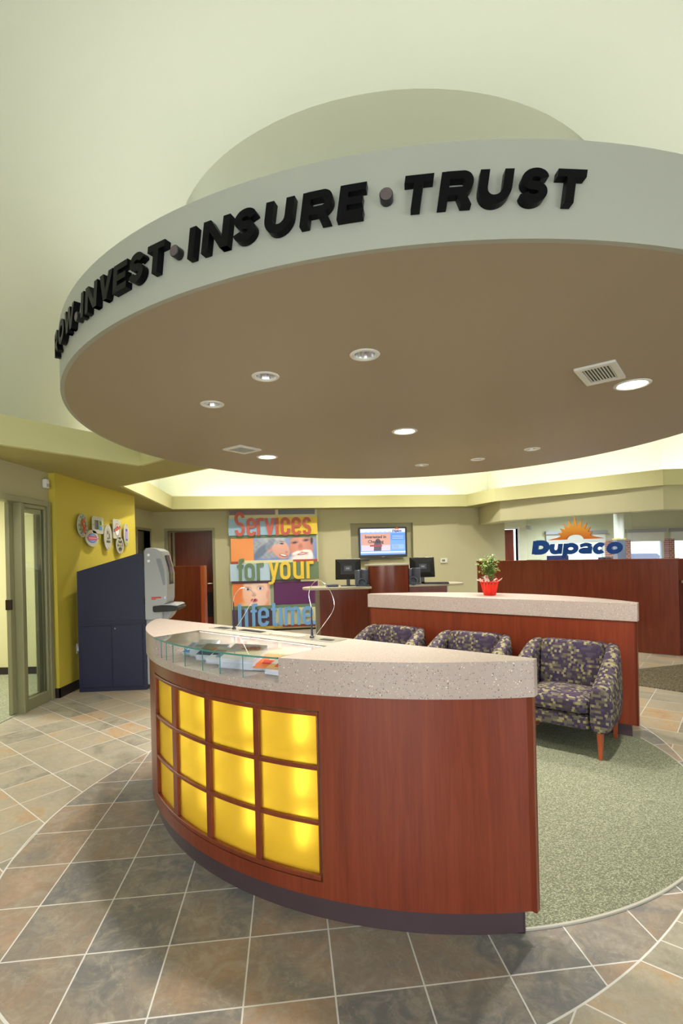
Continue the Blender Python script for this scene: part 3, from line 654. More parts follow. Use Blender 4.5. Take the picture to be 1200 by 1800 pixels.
# cove lighting behind the lips
def cove(p, q, lbl):
    p, q = Vector(p), Vector(q); d_ = (q-p); L = d_.length; d_.normalize(); nn = Vector((d_.y, -d_.x)); m_ = (p+q)/2+nn*.17
    bm = BM(); tube(bm, [(*(p+nn*.17+d_*.05), 2.475), (*(q+nn*.17-d_*.05), 2.475)], .013, 8); o = fin('cove_light', bm, M_TUBEW, smooth=True); lift(tag(o, lbl, 'light', 'fluorescent tubes hidden in the ceiling cove'))
    area('cove_lamp', (m_.x*K, m_.y*K, 2.58), (pi, 0, atan2(d_.y, d_.x)), L-.1, .08, L_COVE*L/5, (1, .94, .70))
cl = 'fluorescent tube lying in the cove behind the ceiling lip'
cove(HOLE[8], HOLE[9], cl); cove(HOLE[7], HOLE[8], cl); cove(HOLE[6], HOLE[7], cl); cove(HOLE[9], HOLE[10], cl); cove((7.5, 7.25), HOLE[6], cl)
cove(HOLE[2], (-2.92, -1.5), cl); cove(HOLE[4], HOLE[5], cl)
# recessed lamps: teller room ceiling, and unseen ones added further down to brighten the lobby
def soffit_light(x, y, e, lbl, col=NEUT, z=2.40, size=125, glow=M_LENS):
    t = thing('recessed_light', lbl, 'ceiling light', (x, y, z), 0, 'recessed lamps in the soffit')
    bm = BM(); lathe(bm, [(.06, -.001), (.078, -.002), (.074, -.007), (.058, -.006)], 32, cap=False); fin('trim_ring', bm, M_WHITE, parent=t, smooth=True)
    bm = BM(); lathe(bm, [(0, -.003), (.06, -.003), (.06, -.001), (0, -.001)], 32, cap=False); fin('lens', bm, glow, parent=t)
    l = bpy.data.lights.new('recessed_lamp', 'SPOT'); l.energy = e; l.spot_size = radians(size); l.spot_blend = .9; l.shadow_soft_size = .06; l.color = col
    lo = bpy.data.objects.new('recessed_lamp', l); COL.objects.link(lo); lo.parent = t; lo.location = (0, 0, -.015)
TW = (.86, .93, 1.0)
for x, y, l_ in ((4.9, 9.9, 'recessed lamp in the teller room ceiling, left'), (6.1, 9.7, 'recessed lamp in the teller room ceiling, right'), (5.5, 11.2, 'recessed lamp in the teller room ceiling, farthest')):
    soffit_light(x, y, 240, l_, TW, 2.40, 168)

# ================================================================== CARPET
ga, gb = math.degrees(math.acos(1.245/1.785)), math.degrees(math.acos(1.29/1.785))
cp = fin('round_carpet', prism(BM(), arcpts(1.785, ga, 180-gb, 70)+arcpts(1.785, 180+gb, 360-ga, 70), 0, .007), M_CARPET, loc=(*C0, 0), rz=AX); tag(cp, 'round green-grey loop carpet set into the tile floor under the armchairs', 'carpet')
bm = BM(); arc_panel(bm, 1.785, 1.795, ga, 180-gb, 0, .008, 70); fin('edge_strip', bm, mat('edge_strip', srgb(176, 172, 158), .5), parent=cp)
bm = BM(); arc_panel(bm, 1.785, 1.795, 180+gb, 360-ga, 0, .008, 70); fin('edge_strip', bm, mat('edge_strip', srgb(176, 172, 158), .5), parent=cp)
bm = BM(); prism(bm, [(3.46, 5.12), (4.9, 3.98), (5.6, 4.9), (4.35, 6.35), (3.56, 6.12), (3.0, 5.6)], 0, .012); o = fin('entrance_mat', bm, M_MAT); tag(o, 'dark grey-brown floor mat on the tiles before the cherry teller counter', 'mat')

# ================================================================== DESKS (local x = symmetry axis, local y = along the chord)
def lens(R, c, sgn, n=60, ym=None):
    """circle segment beyond |x|=c on side sgn"""
    h = math.acos(c/R) if ym is None else math.asin(ym/R); pts = [(R*cos(a), R*sin(a)) for a in [(-h+2*h*k/n) for k in range(n+1)]]
    if ym is not None: pts = [(c, -ym)]+pts+[(c, ym)]
    if sgn < 0: pts = [(-x, -y) for x, y in pts]
    return pts
ZT_, ZA = 1.062, .922
# ---- front desk
desk = thing('reception_desk', 'curved cherry wood desk with speckled top, glass display case and grid of glowing yellow panes', 'desk', (*C0, 0), AX)
Rt, Rw, Rk, CH = 1.845, 1.828, 1.80, 1.262
bm = BM(); prism(bm, lens(Rk, CH+.035, -1, ym=1.255), 0, .115); fin('kick_base', bm, M_KICK, parent=desk)
aL, aR = 180-19.7-.6, 180+19.2-.6               # panel opening in local degrees (column directions measured from the axis)
aL = 180+ (-148.9+128.9)*1.0; aR = 180+(-109.7+128.9)
YW = 1.305; hw = math.degrees(math.asin(YW/Rw))
bm = BM(); zb, z0p, z1p, zt = .10, .165, .853, ZA
arc_panel(bm, Rw-.03, Rw, 180-hw, 180+hw, zb, z0p, 60); arc_panel(bm, Rw-.03, Rw, 180-hw, 180+hw, z1p, zt, 60)
arc_panel(bm, Rw-.03, Rw, 180-hw, aL, z0p, z1p, 20); arc_panel(bm, Rw-.03, Rw, aR, 180+hw, z0p, z1p, 24)
box(bm, -CH-.04, -CH-.012, -YW, YW, zb, zt)
for s_ in (-1, 1): xe = -sqrt((Rw-.002)**2-YW**2); box(bm, xe, -CH-.012, s_*YW-.001-.02*(s_ > 0), s_*YW+.001+.02*(s_ < 0), zb, zt)
fin('curved_body', bm, M_CHERRY, parent=desk, smooth=True)
# frame bars
PH = [(-148.1, -139.75), (-138.1, -129.6), (-128.5, -119.8), (-118.9, -110.15)]
PH = [(180+a+128.9, 180+b+128.9) for a, b in PH]; PZ = [(.190, .391), (.407, .612), (.630, .832)]
bm = BM()
t_ = .012
arc_panel(bm, Rw-.028, Rw+.004, aL+.25, aR-.25, z0p+.006, PZ[0][0], 24); arc_panel(bm, Rw-.028, Rw+.004, aL+.25, aR-.25, PZ[2][1], z1p-.005, 24)
arc_panel(bm, Rw-.028, Rw+.004, aL+.25, PH[0][0], PZ[0][0], PZ[2][1], 2); arc_panel(bm, Rw-.028, Rw+.004, PH[3][1], aR-.25, PZ[0][0], PZ[2][1], 2)
fin('panel_frame', bm, M_CHERRY, parent=desk, smooth=True, bevel=.002)
for k in range(3): bm = BM(); arc_panel(bm, Rw-.026, Rw, PH[k][1], PH[k+1][0], PZ[0][0], PZ[2][1], 2); fin('mullion', bm, M_CHERRY, parent=desk, bevel=.002)
for k in range(2): bm = BM(); arc_panel(bm, Rw-.024, Rw+.002, PH[0][0], PH[3][1], PZ[k][1], PZ[k+1][0], 24); fin('rail', bm, M_CHERRY, parent=desk, smooth=True, bevel=.002)
# amber panes: real translucent glass in front of real bulbs
m = bpy.data.materials.new('amber_glass'); m.use_nodes = True; N = m.node_tree.nodes; L_ = m.node_tree.links; N.remove(N['Principled BSDF']); out = N['Material Output']
tr = N.new('ShaderNodeBsdfTranslucent'); rf = N.new('ShaderNodeBsdfRefraction'); df = N.new('ShaderNodeBsdfDiffuse'); gl = N.new('ShaderNodeBsdfGlossy')
amb = (*srgb(255, 240, 160), 1); tr.inputs[0].default_value = amb; rf.inputs[0].default_value = (*srgb(255, 238, 140), 1); rf.inputs['Roughness'].default_value = .78; rf.inputs['IOR'].default_value = 1.3
df.inputs[0].default_value = (*srgb(214, 180, 60), 1); gl.inputs[0].default_value = (1, 1, 1, 1); gl.inputs['Roughness'].default_value = .25
a1_ = N.new('ShaderNodeMixShader'); a1_.inputs[0].default_value = .85; L_.new(tr.outputs[0], a1_.inputs[1]); L_.new(rf.outputs[0], a1_.inputs[2])
a2_ = N.new('ShaderNodeMixShader'); a2_.inputs[0].default_value = .08; L_.new(a1_.outputs[0], a2_.inputs[1]); L_.new(df.outputs[0], a2_.inputs[2])
a3_ = N.new('ShaderNodeMixShader'); a3_.inputs[0].default_value = .04; L_.new(a2_.outputs[0], a3_.inputs[1]); L_.new(gl.outputs[0], a3_.inputs[2]); L_.new(a3_.outputs[0], out.inputs[0])
M_AMBER = m
M_BULB = mat('bulb_glass', (1, 1, 1), .4, emit=(1.0, .93, .72), estr=L_PANE)
M_LINER = mat('lightbox_white', srgb(236, 232, 214), .7)
for r_, (za, zb2) in enumerate(PZ):
    for c_, (p, q) in enumerate(PH):
        bm = BM(); arc_panel(bm, Rw-.018, Rw-.014, p-.15, q+.15, za-.003, zb2+.003, 8); fin('amber_pane', bm, M_AMBER, parent=desk, smooth=True)
        am = p+(q-p)*(.34, .36, .52, .50)[c_]; bm = BM(); zc_ = (za+zb2)/2; x_, y_ = (Rw-.125)*cos(radians(am)), (Rw-.125)*sin(radians(am))
        lathe(bm, [(0, -.075), (.014, -.070), (.018, -.05), (.018, .05), (.014, .070), (0, .075)], 12, Matrix.Translation((x_, y_, zc_+(.005 if r_ < 2 else .015)))); fin('bulb', bm, M_BULB, parent=desk, smooth=True)
bm = BM(); arc_panel(bm, Rw-.20, Rw-.19, aL-1, aR+1, .15, .87, 24); arc_panel(bm, Rw-.19, Rw-.031, aL-1, aR+1, .15, .155, 24); arc_panel(bm, Rw-.19, Rw-.031, aL-1, aR+1, .865, .87, 24)
arc_panel(bm, Rw-.19, Rw-.031, aL-1, aL-.8, .155, .865, 2); arc_panel(bm, Rw-.19, Rw-.031, aR+.8, aR+1, .155, .865, 2); fin('lightbox', bm, M_LINER, parent=desk)
# countertop with the display notch
NV0, NV1, NU = -.440, .545, -1.482       # local y range and back of the notch (local y = +v)
full = lens(Rt, CH, -1, 90, ym=1.312)          # starts at angle 180-h .. 180+h  -> y from + to -
zs_ = ZA+.036
def cutlens():
    pts = []
    def P(y): return (-sqrt(Rt*Rt-y*y), y)
    for (x, y) in full[1:-1]: pts.append((x, y))
    # orientation: find arc pieces outside the notch range
    up = [p for p in pts if p[1] > NV1]; dn = [p for p in pts if p[1] < NV0]
    up.sort(key=lambda p: -p[1]); dn.sort(key=lambda p: -p[1])
    return [(-CH, 1.312)]+up+[P(NV1), (NU, NV1), (NU, NV0), P(NV0)]+dn+[(-CH, -1.312)]
bm = BM(); prism(bm, full, ZA, zs_); prism(bm, cutlens(), zs_, ZT_)
fin('countertop', bm, M_STONE, parent=desk, smooth=True, angle=30)
# display case: glass cover and glass dividers
arc = [(-sqrt((Rt+.004)**2-(NV1-.001+(NV0+.002-NV1)*k/24)**2), NV1-.001+(NV0+.002-NV1)*k/24) for k in range(25)]
bm = BM(); prism(bm, arc+[(NU-.001, NV0+.001), (NU-.001, NV1-.001)], ZT_-.0055, ZT_+.0005); fin('glass_cover', bm, M_GLASS, parent=desk)
bm = BM()
for p, q in zip(arc, arc[1:]):
    n_ = Vector((p[0], p[1])).normalized()*.0015; prism(bm, [p, q, (q[0]+n_.x, q[1]+n_.y), (p[0]+n_.x, p[1]+n_.y)], ZT_-.006, ZT_+.001)
fin('glass_cover_edge', bm, M_GLEDGE, parent=desk)
for y_ in (.462, .385, .300, .172, .020, -.105, -.245):
    xd = -sqrt((Rt-.012)**2-y_*y_); bm = BM(); box(bm, xd+.002, NU-.005, y_-.002, y_+.002, zs_+.001, ZT_-.007); g_ = fin('glass_divider', bm, mat('thin_divider_glass', (.95, .99, .97), .02, trans=1.0, ior=1.15), parent=desk)
    bm = BM(); box(bm, xd, xd+.002, y_-.0022, y_+.0022, zs_+.001, ZT_-.007); fin('divider_edge', bm, M_GLEDGE, parent=g_)
bm = BM(); tube(bm, [(NU-.008, NV1-.02, ZT_-.010), (NU-.008, NV0+.02, ZT_-.010)], .0018, 8); fin('case_light', bm, mat('case_tube', (1, 1, 1), .5, emit=(1, .95, .9), estr=3), parent=desk, smooth=True)
l = area('case_lamp', LC(NU-.03, (NV0+NV1)/2, ZT_-.014), (0, 0, AX), .02, .9, 17.0, (1, .95, .9))
# insert plate behind the case
bm = BM(); prism(bm, rrect(-1.405, -1.292, -.41, .56, .004), ZT_-.01, ZT_+.003); pl_ = fin('equipment_plate', bm, M_STEEL, parent=desk, bevel=.001)
M_SLOT = mat('slot_black', (.02, .02, .022), .5)
bm = BM()
for a, b, c, d_ in ((-1.375, -1.33, .13, .32), (-1.385, -1.335, .42, .53), (-1.38, -1.345, -.375, -.30)): prism(bm, rrect(a, b, c, d_, .006), ZT_+.003, ZT_+.0045)
fin('slots', bm, M_SLOT, parent=pl_)
bm = BM(); prism(bm, rrect(-1.385, -1.322, -.17, .06, .01), ZT_+.003, ZT_+.006); fin('pad', bm, mat('tan_pad', srgb(176, 164, 142), .5), parent=pl_)
bm = BM()
for k in range(6): box(bm, -1.37+k*.0065, -1.368+k*.0065, .145, .305, ZT_+.0045, ZT_+.006)
fin('grille_bars', bm, mat('grille_dark', (.06, .06, .065), .4), parent=pl_)
# pens on curled cords
def pen(y0, lbl, loops):
    t = thing('counter_pen', lbl, 'pen', LC(-1.352, y0, ZT_+.003), AX, 'counter pens with curled metal cords')
    bm = BM(); lathe(bm, [(.012, 0), (.012, .006), (.007, .010), (.006, .02)], 16); fin('holder', bm, M_BLACK, parent=t, smooth=True)
    bm = BM(); tube(bm, [(0, 0, .012), (.001, 0, .16)], .006, 10, taper=.35); fin('pen_barrel', bm, mat('blue_black', srgb(36, 34, 60), .25), parent=t, smooth=True)
    bm = BM(); pts = [Vector(p) for p in loops]; cv = []
    for i in range(len(pts)-1):
        p0, p1, p2, p3 = pts[max(i-1, 0)], pts[i], pts[i+1], pts[min(i+2, len(pts)-1)]
        for k in range(8):
            s = k/8; cv.append(.5*((2*p1)+(-p0+p2)*s+(2*p0-5*p1+4*p2-p3)*s*s+(-p0+3*p1-3*p2+p3)*s**3))
    cv.append(pts[-1]); tube(bm, cv, .0016, 6); fin('metal_cord', bm, M_CHROME, parent=t, smooth=True)
pen(.384, 'upright blue-black counter pen with looping metal cord, left of two on the front desk', [(0, 0, .155), (-.01, -.02, .19), (-.02, -.08, .235), (-.03, -.15, .245), (-.03, -.20, .225), (-.02, -.205, .19), (-.01, -.14, .13), (0, -.07, .06), (.0, -.012, .004)])
pen(-.229, 'upright blue-black counter pen with looping metal cord, right of two on the front desk', [(0, 0, .155), (-.005, .01, .22), (0, -.01, .27), (0, -.06, .29), (0, -.12, .25), (0, -.15, .19), (0, -.14, .14), (0, -.07, .06), (0, -.015, .004)])
# brochures
def brochure(x, y, rz, n, cols, lbl, txt=None, sx=.10, sy=.16, tilt=0):
    t = thing('brochure_stack', lbl, 'brochures', LC(x, y, zs_+.001), AX+rz, 'brochures in the glass display case')
    SL = .34
    def slant(b_):
        for v in b_.verts: v.co.z *= 1+(v.co.x+sx/2)*SL/(n*.003)
        return b_
    bm = BM()
    for k in range(n): o_ = random.uniform(-.003, .003); q_ = random.uniform(-.003, .003); box(bm, -sx/2+o_, sx/2+o_, -sy/2+q_, sy/2+q_, k*.003, k*.003+.0026)
    fin('paper_stack', slant(bm), mat('paper_white', srgb(226, 226, 240), .6), parent=t)
    h_ = n*.003; bm = BM(); box(bm, -sx/2, sx/2, -sy/2, sy/2, h_, h_+.0006); c_ = fin('cover', slant(bm), mat('cover_%d_%d_%d' % cols[0], srgb(*cols[0]), .4), parent=t)
    for k, cc in enumerate(cols[1:]):
        bm = BM(); random.seed(int(x*1e4)+k); a = random.uniform(-sx*.4, sx*.1); b = random.uniform(-sy*.45, 0); box(bm, a, a+sx*random.uniform(.2, .38), b, b+sy*random.uniform(.3, .48), h_+.0006, h_+.0012+k*.0006)
        fin('cover_art', slant(bm), mat('cover_%d_%d_%d' % cc, srgb(*cc), .4), parent=c_)
    if txt:
        bm = BM(); text_bm(bm, txt[0], .030, lambda X, Y, Z: Vector((sx*.12+Y*-1+.02, -sy*.42+X, h_+.002+Z)), .0006, .0012); fin('cover_text', slant(bm), mat('ink_red', srgb(206, 48, 40), .5), parent=c_)
        bm = BM(); text_bm(bm, txt[1], .018, lambda X, Y, Z: Vector((sx*.33-Y, -sy*.40+X, h_+.0016+Z)), .0006, .0006); fin('cover_text', slant(bm), mat('ink_dark', srgb(60, 50, 70), .5), parent=c_)
    return t
brochure(-1.60, .415, .35, 5, [(70, 130, 200), (230, 90, 70), (250, 250, 250)], 'blue brochure lying at the left end of the display case', sx=.09, sy=.10)
brochure(-1.60, .325, .3, 12, [(236, 236, 244), (250, 214, 190), (120, 150, 200)], 'tall stack of white brochures near the left of the display case', sx=.10, sy=.12)
brochure(-1.63, .215, .3, 9, [(70, 90, 110), (232, 180, 70), (90, 150, 90), (220, 80, 60)], 'stack of dark brochures with yellow and green cover behind the tall white stack', sx=.10, sy=.14)
brochure(-1.655, .085, .25, 7, [(228, 228, 232), (60, 70, 90), (150, 160, 180)], 'low stack of white and grey brochures in the middle of the display case', sx=.11, sy=.15)
brochure(-1.66, -.065, .25, 14, [(246, 240, 238), (250, 226, 206)], 'thick stack of white brochures with red lettering in the display case', ('CREDIT', 'REPORT'), sx=.13, sy=.19)
brochure(-1.63, -.205, .3, 4, [(240, 130, 70), (250, 210, 160), (220, 70, 60)], 'thin orange brochures right of the red lettered stack', sx=.11, sy=.13)
brochure(-1.655, -.335, .15, 8, [(226, 180, 120), (240, 240, 230), (210, 90, 50)], 'stack of orange and cream brochures near the right end of the display case', sx=.11, sy=.13)
brochure(-1.665, -.418, .02, 12, [(120, 140, 220), (200, 90, 90)], 'narrow stack of blue brochures against the right end of the display case', sx=.10, sy=.035)

# ---- rear desk
desk2 = thing('low_counter', 'curved cherry wood counter with speckled top behind the three armchairs, potted plant on it', 'counter', (*C0, 0), AX)
C2 = 1.215; R2t, R2w, R2k = 1.82, 1.803, 1.77
bm = BM(); prism(bm, lens(R2k, C2+.035, 1, ym=1.225), 0, .115); fin('kick_base', bm, M_KICK, parent=desk2)
Y2 = 1.275; h2 = math.degrees(math.asin(Y2/R2w)); bm = BM(); arc_panel(bm, R2w-.03, R2w, -h2, h2, .10, ZA-.008, 50); 
box(bm, C2+.012, C2+.04, -Y2, Y2, .10, ZA-.008)
for s_ in (-1, 1): box(bm, C2+.012, sqrt((R2w-.002)**2-Y2**2), s_*Y2-.001-.02*(s_ > 0), s_*Y2+.001+.02*(s_ < 0), .10, ZA-.008)
fin('curved_body', bm, M_CHERRY, parent=desk2, smooth=True)
bm = BM(); prism(bm, lens(R2t, C2, 1, 70, ym=1.285), ZA-.008, ZT_-.004); fin('countertop', bm, M_STONE, parent=desk2, smooth=True, bevel=.003, angle=30)

# ================================================================== ARMCHAIRS (faces local -x)
def armchair(name, label):
    t = thing(name, label, 'armchair', (0, 0, 0), 0, 'checked tub armchairs between the desks')
    def arm(s):
        st = [(-.305, .300, .055, .20, .465), (-.300, .301, .064, .19, .500), (-.285, .302, .068, .185, .514), (-.18, .306, .068, .185, .555), (-.05, .310, .066, .185, .612), (.08, .308, .062, .187, .680), (.19, .300, .056, .19, .728), (.265, .285, .048, .195, .745), (.302, .262, .030, .21, .730)]
        bm = BM(); rings = []
        for x, yc, h, z0, z1 in st:
            r = min(h*.9, .05); pr = []
            for a in range(0, 181, 30): pr.append((yc+h*cos(radians(a)), z1-r+r*sin(radians(a))))
            pr += [(yc-h, (z0+z1)/2), (yc-h, z0+.02), (yc-h+.02, z0), (yc+h-.03, z0), (yc+h+.004, z0+.035), (yc+h+.012, (z0+z1)/2)]
            rings.append([bm.verts.new((x, s*y, z)) for y, z in pr])
        for A, B in zip(rings, rings[1:]):
            for k in range(len(A)): j = (k+1) % len(A); bm.faces.new([A[k], A[j], B[j], B[k]])
        bm.faces.new(rings[0]); bm.faces.new(rings[-1][::-1])
        o = fin('arm', bm, M_FABRIC, parent=t, smooth=True, angle=70); sb = o.modifiers.new('s', 'SUBSURF'); sb.levels = 1; sb.render_levels = 2
    arm(1); arm(-1)
    def cushion(nm, x0, x1, y0, y1, z0, z1, r, tilt=0.0, crown=0.0, m=M_FABRIC):
        bm = BM(); nx, ny, nz = 6, 8, 4; bmesh.ops.create_cube(bm, size=1)
        bmesh.ops.subdivide_edges(bm, edges=bm.edges[:], cuts=5, use_grid_fill=True)
        sx, sy, sz = (x1-x0)/2, (y1-y0)/2, (z1-z0)/2
        for v in bm.verts:
            p = Vector((v.co.x*2*sx, v.co.y*2*sy, v.co.z*2*sz)); c = Vector((max(-sx+r, min(sx-r, p.x)), max(-sy+r, min(sy-r, p.y)), max(-sz+r, min(sz-r, p.z)))); d_ = p-c
            if d_.length > 1e-6: p = c+d_.normalized()*min(d_.length, r) if d_.length > r else p
            w_ = (1-(p.x/sx)**2)*(1-(p.y/sy)**2) if sz < sx else (1-(p.z/sz)**2)*(1-(p.y/sy)**2)
            if sz < sx: p.z += crown*w_*(1 if p.z > 0 else 0)
            else: p.x -= crown*w_*(1 if p.x < 0 else 0)
            q = p+Vector(((x0+x1)/2, (y0+y1)/2, (z0+z1)/2)); q.x += (q.z-z0)*tilt; v.co = q
        o = fin(nm, bm, m, parent=t, smooth=True, angle=80); s_ = o.modifiers.new('s', 'SUBSURF'); s_.levels = 1; s_.render_levels = 2; return o
    cushion('seat_base', -.292, .24, -.236, .236, .185, .30, .022)
    cushion('seat_cushion', -.303, .16, -.232, .232, .295, .415, .035, crown=.018)
    cushion('back_cushion', .10, .20, -.236, .236, .36, .745, .032, tilt=.16, crown=.018)
    cushion('outer_back', .225, .305, -.275, .275, .19, .742, .030)
    for sx, sy in ((-1, 1), (-1, -1), (1, 1), (1, -1)):
        bm = BM(); x, y = sx*(.262 if sx < 0 else .235), sy*.295; rings = []
        for z, h, ox in ((.0, .011, .010*sx), (.10, .016, .004*sx), (.197, .021, 0)):
            rings.append([bm.verts.new((x+ox+a*h, y+b*h, z)) for a, b in ((-1, -1), (1, -1), (1, 1), (-1, 1))])
        for A, B in zip(rings, rings[1:]):
            for k in range(4): bm.faces.new([A[k], A[(k+1) % 4], B[(k+1) % 4], B[k]])
        bm.faces.new(rings[0]); bm.faces.new(rings[-1]); fin('leg', bm, M_LEG, parent=t, bevel=.003)
    return t
def copy_tree(o, parent=None):
    c = o.copy(); COL.objects.link(c); c.parent = parent
    for ch in [k for k in bpy.data.objects if k.parent == o]: copy_tree(ch, c)
    return c
ch = armchair('armchair', 'purple and olive checked tub armchair at the right, seat and orange-brown leg in view')
for i, (b, l_) in enumerate(((-.835, None), (.01, 'middle checked tub armchair, mostly hidden behind the front desk top'), (.87, 'leftmost checked tub armchair, only its back and arms above the front desk'))):
    o = ch if i == 0 else copy_tree(ch); o.location = LC(.885, b, .0075); o.rotation_euler = (0, 0, AX)
    if l_: o['label'] = l_

# ================================================================== TELLER COUNTER, SIGN
TP0 = Vector((2.352, 8.703)); TD = Vector((UY, -UX)); TU = Vector((UX, UY))
def TM(s, z, dep=0.0): p = TP0+TD*s-TU*dep; return Vector((p.x, p.y, z))
TL_ = 2.91
def tpt(s, dep): p = TP0+TD*s-TU*dep; return (p.x, p.y)
tc = thing('teller_counter', 'long tall cherry wood teller counter wall carrying the blue lettered sign', 'counter', (2.352, 8.703, 0), AX-pi/2)
bm = BM(); box(bm, 0, TL_, 0, .06, 0, 1.318); fin('front_panel', bm, M_CHERRY, parent=tc)
bm = BM(); box(bm, -.01, TL_+.01, -.012, .10, 1.318, 1.342); fin('cap_rail', bm, M_CHERRY, parent=tc, bevel=.003)
bm = BM(); box(bm, .02, TL_, .10, .60, .88, .92); fin('work_top', bm, M_STONE2, parent=tc)
e_ = tpt(TL_, -.012)
wg = thing('teller_counter', 'dark cherry side wing with beige writing ledge, right end of the teller counter', 'counter', (e_[0]+.02, e_[1], 0), 0)
bm = BM(); box(bm, .0, 2.6, .03, .09, 0, 1.335); fin('front_panel', bm, M_CHERRYD, parent=wg)
bm = BM(); prism(bm, rrect(.02, 1.2, -.30, .03, .03), 1.0, 1.035); fin('writing_ledge', bm, M_STONE2, parent=wg, bevel=.004)
# acrylic sheet that carries the sign
sg = thing('glass_screen', 'clear glass screen standing on the teller counter behind the blue lettering', 'glass screen', TM(.86, 1.343, -.041), AX-pi/2)
bm = BM(); box(bm, 0, 1.5, 0, .006, 0, .70); fin('pane', bm, M_GLASS, parent=sg)
M_BLUE = mat('sign_blue', srgb(18, 72, 150), .3)
def tletter(c, s0, s1, zb_, hh, w, lbl, sh=.20):
    bm = BM(); wd = s1-s0-sh*hh*.6
    add_glyph(bm, glyph(c, wd, hh, w), .0, .045, lambda x, y, d: TM(s0+x+sh*y, zb_+y, -.040+d)); o = fin('sign_letter', bm, M_BLUE); reframe(o, TM(s0, zb_, -.04), AX-pi/2); tag(o, lbl, 'letter', 'blue letters on the teller counter')
tletter('D', .938, 1.215, 1.437, .215, .088, 'blue capital D beginning the lettering on the teller counter', .14)
tletter('u', 1.205, 1.405, 1.434, .162, .066, 'blue letter u right after the capital D', .14)
tletter('p', 1.408, 1.64, 1.431, .165, .066, 'blue letter p with its stem reaching down to the counter', .14)
tletter('a', 1.632, 1.835, 1.428, .165, .062, 'blue letter a between p and c', .14)
tletter('c', 1.832, 2.025, 1.424, .165, .064, 'blue letter c between a and o', .14)
tletter('o', 2.018, 2.245, 1.422, .168, .066, 'blue letter o ending the lettering on the teller counter', .14)
# sun
def sun(parent, f, R, r0, rin, th, z0=0):
    n = 11; pts = []
    for k in range(n*2+1):
        a = radians(180*k/(n*2)); rr = (R*(1.0-.28*abs(cos(a))**1.2+.10*(abs(sin(a)) > .995)) if k % 2 == 1 else r0)
        if k in (0, n*2): rr = R*1.10
        pts.append((rr*cos(a), rr*sin(a)*.92))
    inner = arcpts(rin, 180, 0, 16, 0, .0, rin*.62); bm = BM(); prism(bm, pts+inner, th[0], th[1], f=f); return bm
sunm = mat('sun_orange', srgb(232, 150, 50), .4); nb = NB(sunm); sp_ = nb.new('ShaderNodeSeparateXYZ'); nb.link(geo_pos(nb), sp_.inputs[0])
mr = nb.new('ShaderNodeMapRange'); nb.link(sp_.outputs[2], mr.inputs[0]); mr.inputs[1].default_value = 1.64; mr.inputs[2].default_value = 1.95
nb.link(nb.ramp(mr.outputs[0], [(0, srgb(222, 112, 36)), (.5, srgb(236, 160, 60)), (1, srgb(238, 178, 84))]), nb.b.inputs['Base Color'])
t = thing('sun_emblem', 'orange half sun emblem with pointed rays above the blue lettering', 'emblem', TM(1.595, 1.655, -.04), AX-pi/2)

f_ = lambda x, y, d: Vector((x, -d, y))
fin('rays', sun(t, f_, .355, .215, .125, (.012, .026)), sunm, parent=t)
fin('outline', sun(t, f_, .372, .222, .118, (.0, .012)), mat('sun_edge', srgb(206, 92, 40), .4), parent=t)

# things seen above the counter
t = thing('telephone', 'dark desk telephone peeking above the teller counter, left of the blue D', 'telephone', TM(.86, .88, -.35), AX-pi/2)
bm = BM(); box(bm, -.11, .11, -.09, .09, 0, .42); fin('stand', bm, M_BLACK, parent=t, bevel=.01); bm = BM(); box(bm, -.12, .12, -.05, .05, .42, .465); fin('handset', bm, M_BLACK, parent=t, bevel=.015)
bm = BM(); box(bm, -.16, .16, -.12, .12, 0, .49); o = fin('storage_box', bm, mat('box_blue', srgb(70, 90, 170), .6), loc=TM(1.24, .92, -.35), rz=-AX/2, bevel=.01); tag(o, 'blue box behind the blue letter u on the teller side', 'box')
t = thing('currency_counter', 'grey cash counting machine peeking over the teller counter below the letters c and o', 'machine', TM(1.95, .87, -.35), AX-pi/2)
bm = BM(); prism(bm, [(-.13, -.12), (.13, -.12), (.13, .12), (-.13, .12)], 0, .44); fin('housing', bm, M_ATM, parent=t, bevel=.015); bm = BM(); box(bm, -.09, .09, -.10, .06, .44, .50); fin('hopper', bm, M_GREYP, parent=t, bevel=.01)
bm = BM(); tube(bm, [(0, -.103, .47), (0, -.11, .47)], .02, 16); fin('dial', bm, M_BLACK, parent=t)
# round white column with dark monitor box, valance, security dome
t = thing('pipe_column', 'white round column with dark lower section standing in the teller room', 'column', (6.05, 10.9, 0))
bm = BM(); lathe(bm, [(.10, 1.72), (.10, 2.39)], 28); fin('white_shaft', bm, M_WHITE, parent=t, smooth=True)
bm = BM(); box(bm, -.09, .09, -.09, .09, 0, 1.72); fin('dark_shaft', bm, M_GREYP, parent=t, bevel=.01)
bm = BM(); box(bm, -.10, .10, -.095, .095, 1.70, 1.73); fin('collar', bm, mat('yellow_band', srgb(190, 170, 90), .5), parent=t)
for i, (a, b, c, d_) in enumerate(Wd):
    t = thing('roller_shade', ('white roller shade with silver head box, left of the round column', 'white roller shade with silver head box, right of the round column', 'white roller shade with silver head box, at the far right edge')[i], 'window shade', ((a+b)/2, 12.19, 1.72), 0, 'roller shades of the teller room')
    bm = BM(); box(bm, -(b-a)/2-.03, (b-a)/2+.03, -.09, 0, .17, .25); fin('head_box', bm, mat('valance_silver', srgb(176, 178, 184), .35, .4), parent=t, bevel=.006)
    bm = BM(); box(bm, -(b-a)/2, (b-a)/2, -.03, -.022, -.05, .18); fin('fabric', bm, M_WHITE, parent=t)
t = thing('security_camera', 'small white dome security camera on the teller room wall near the white door frame', 'camera', (4.55, 12.18, 2.06))
bm = BM(); box(bm, -.05, .05, -.03, .015, -.03, .09); fin('bracket', bm, M_WHITE, parent=t, bevel=.005)
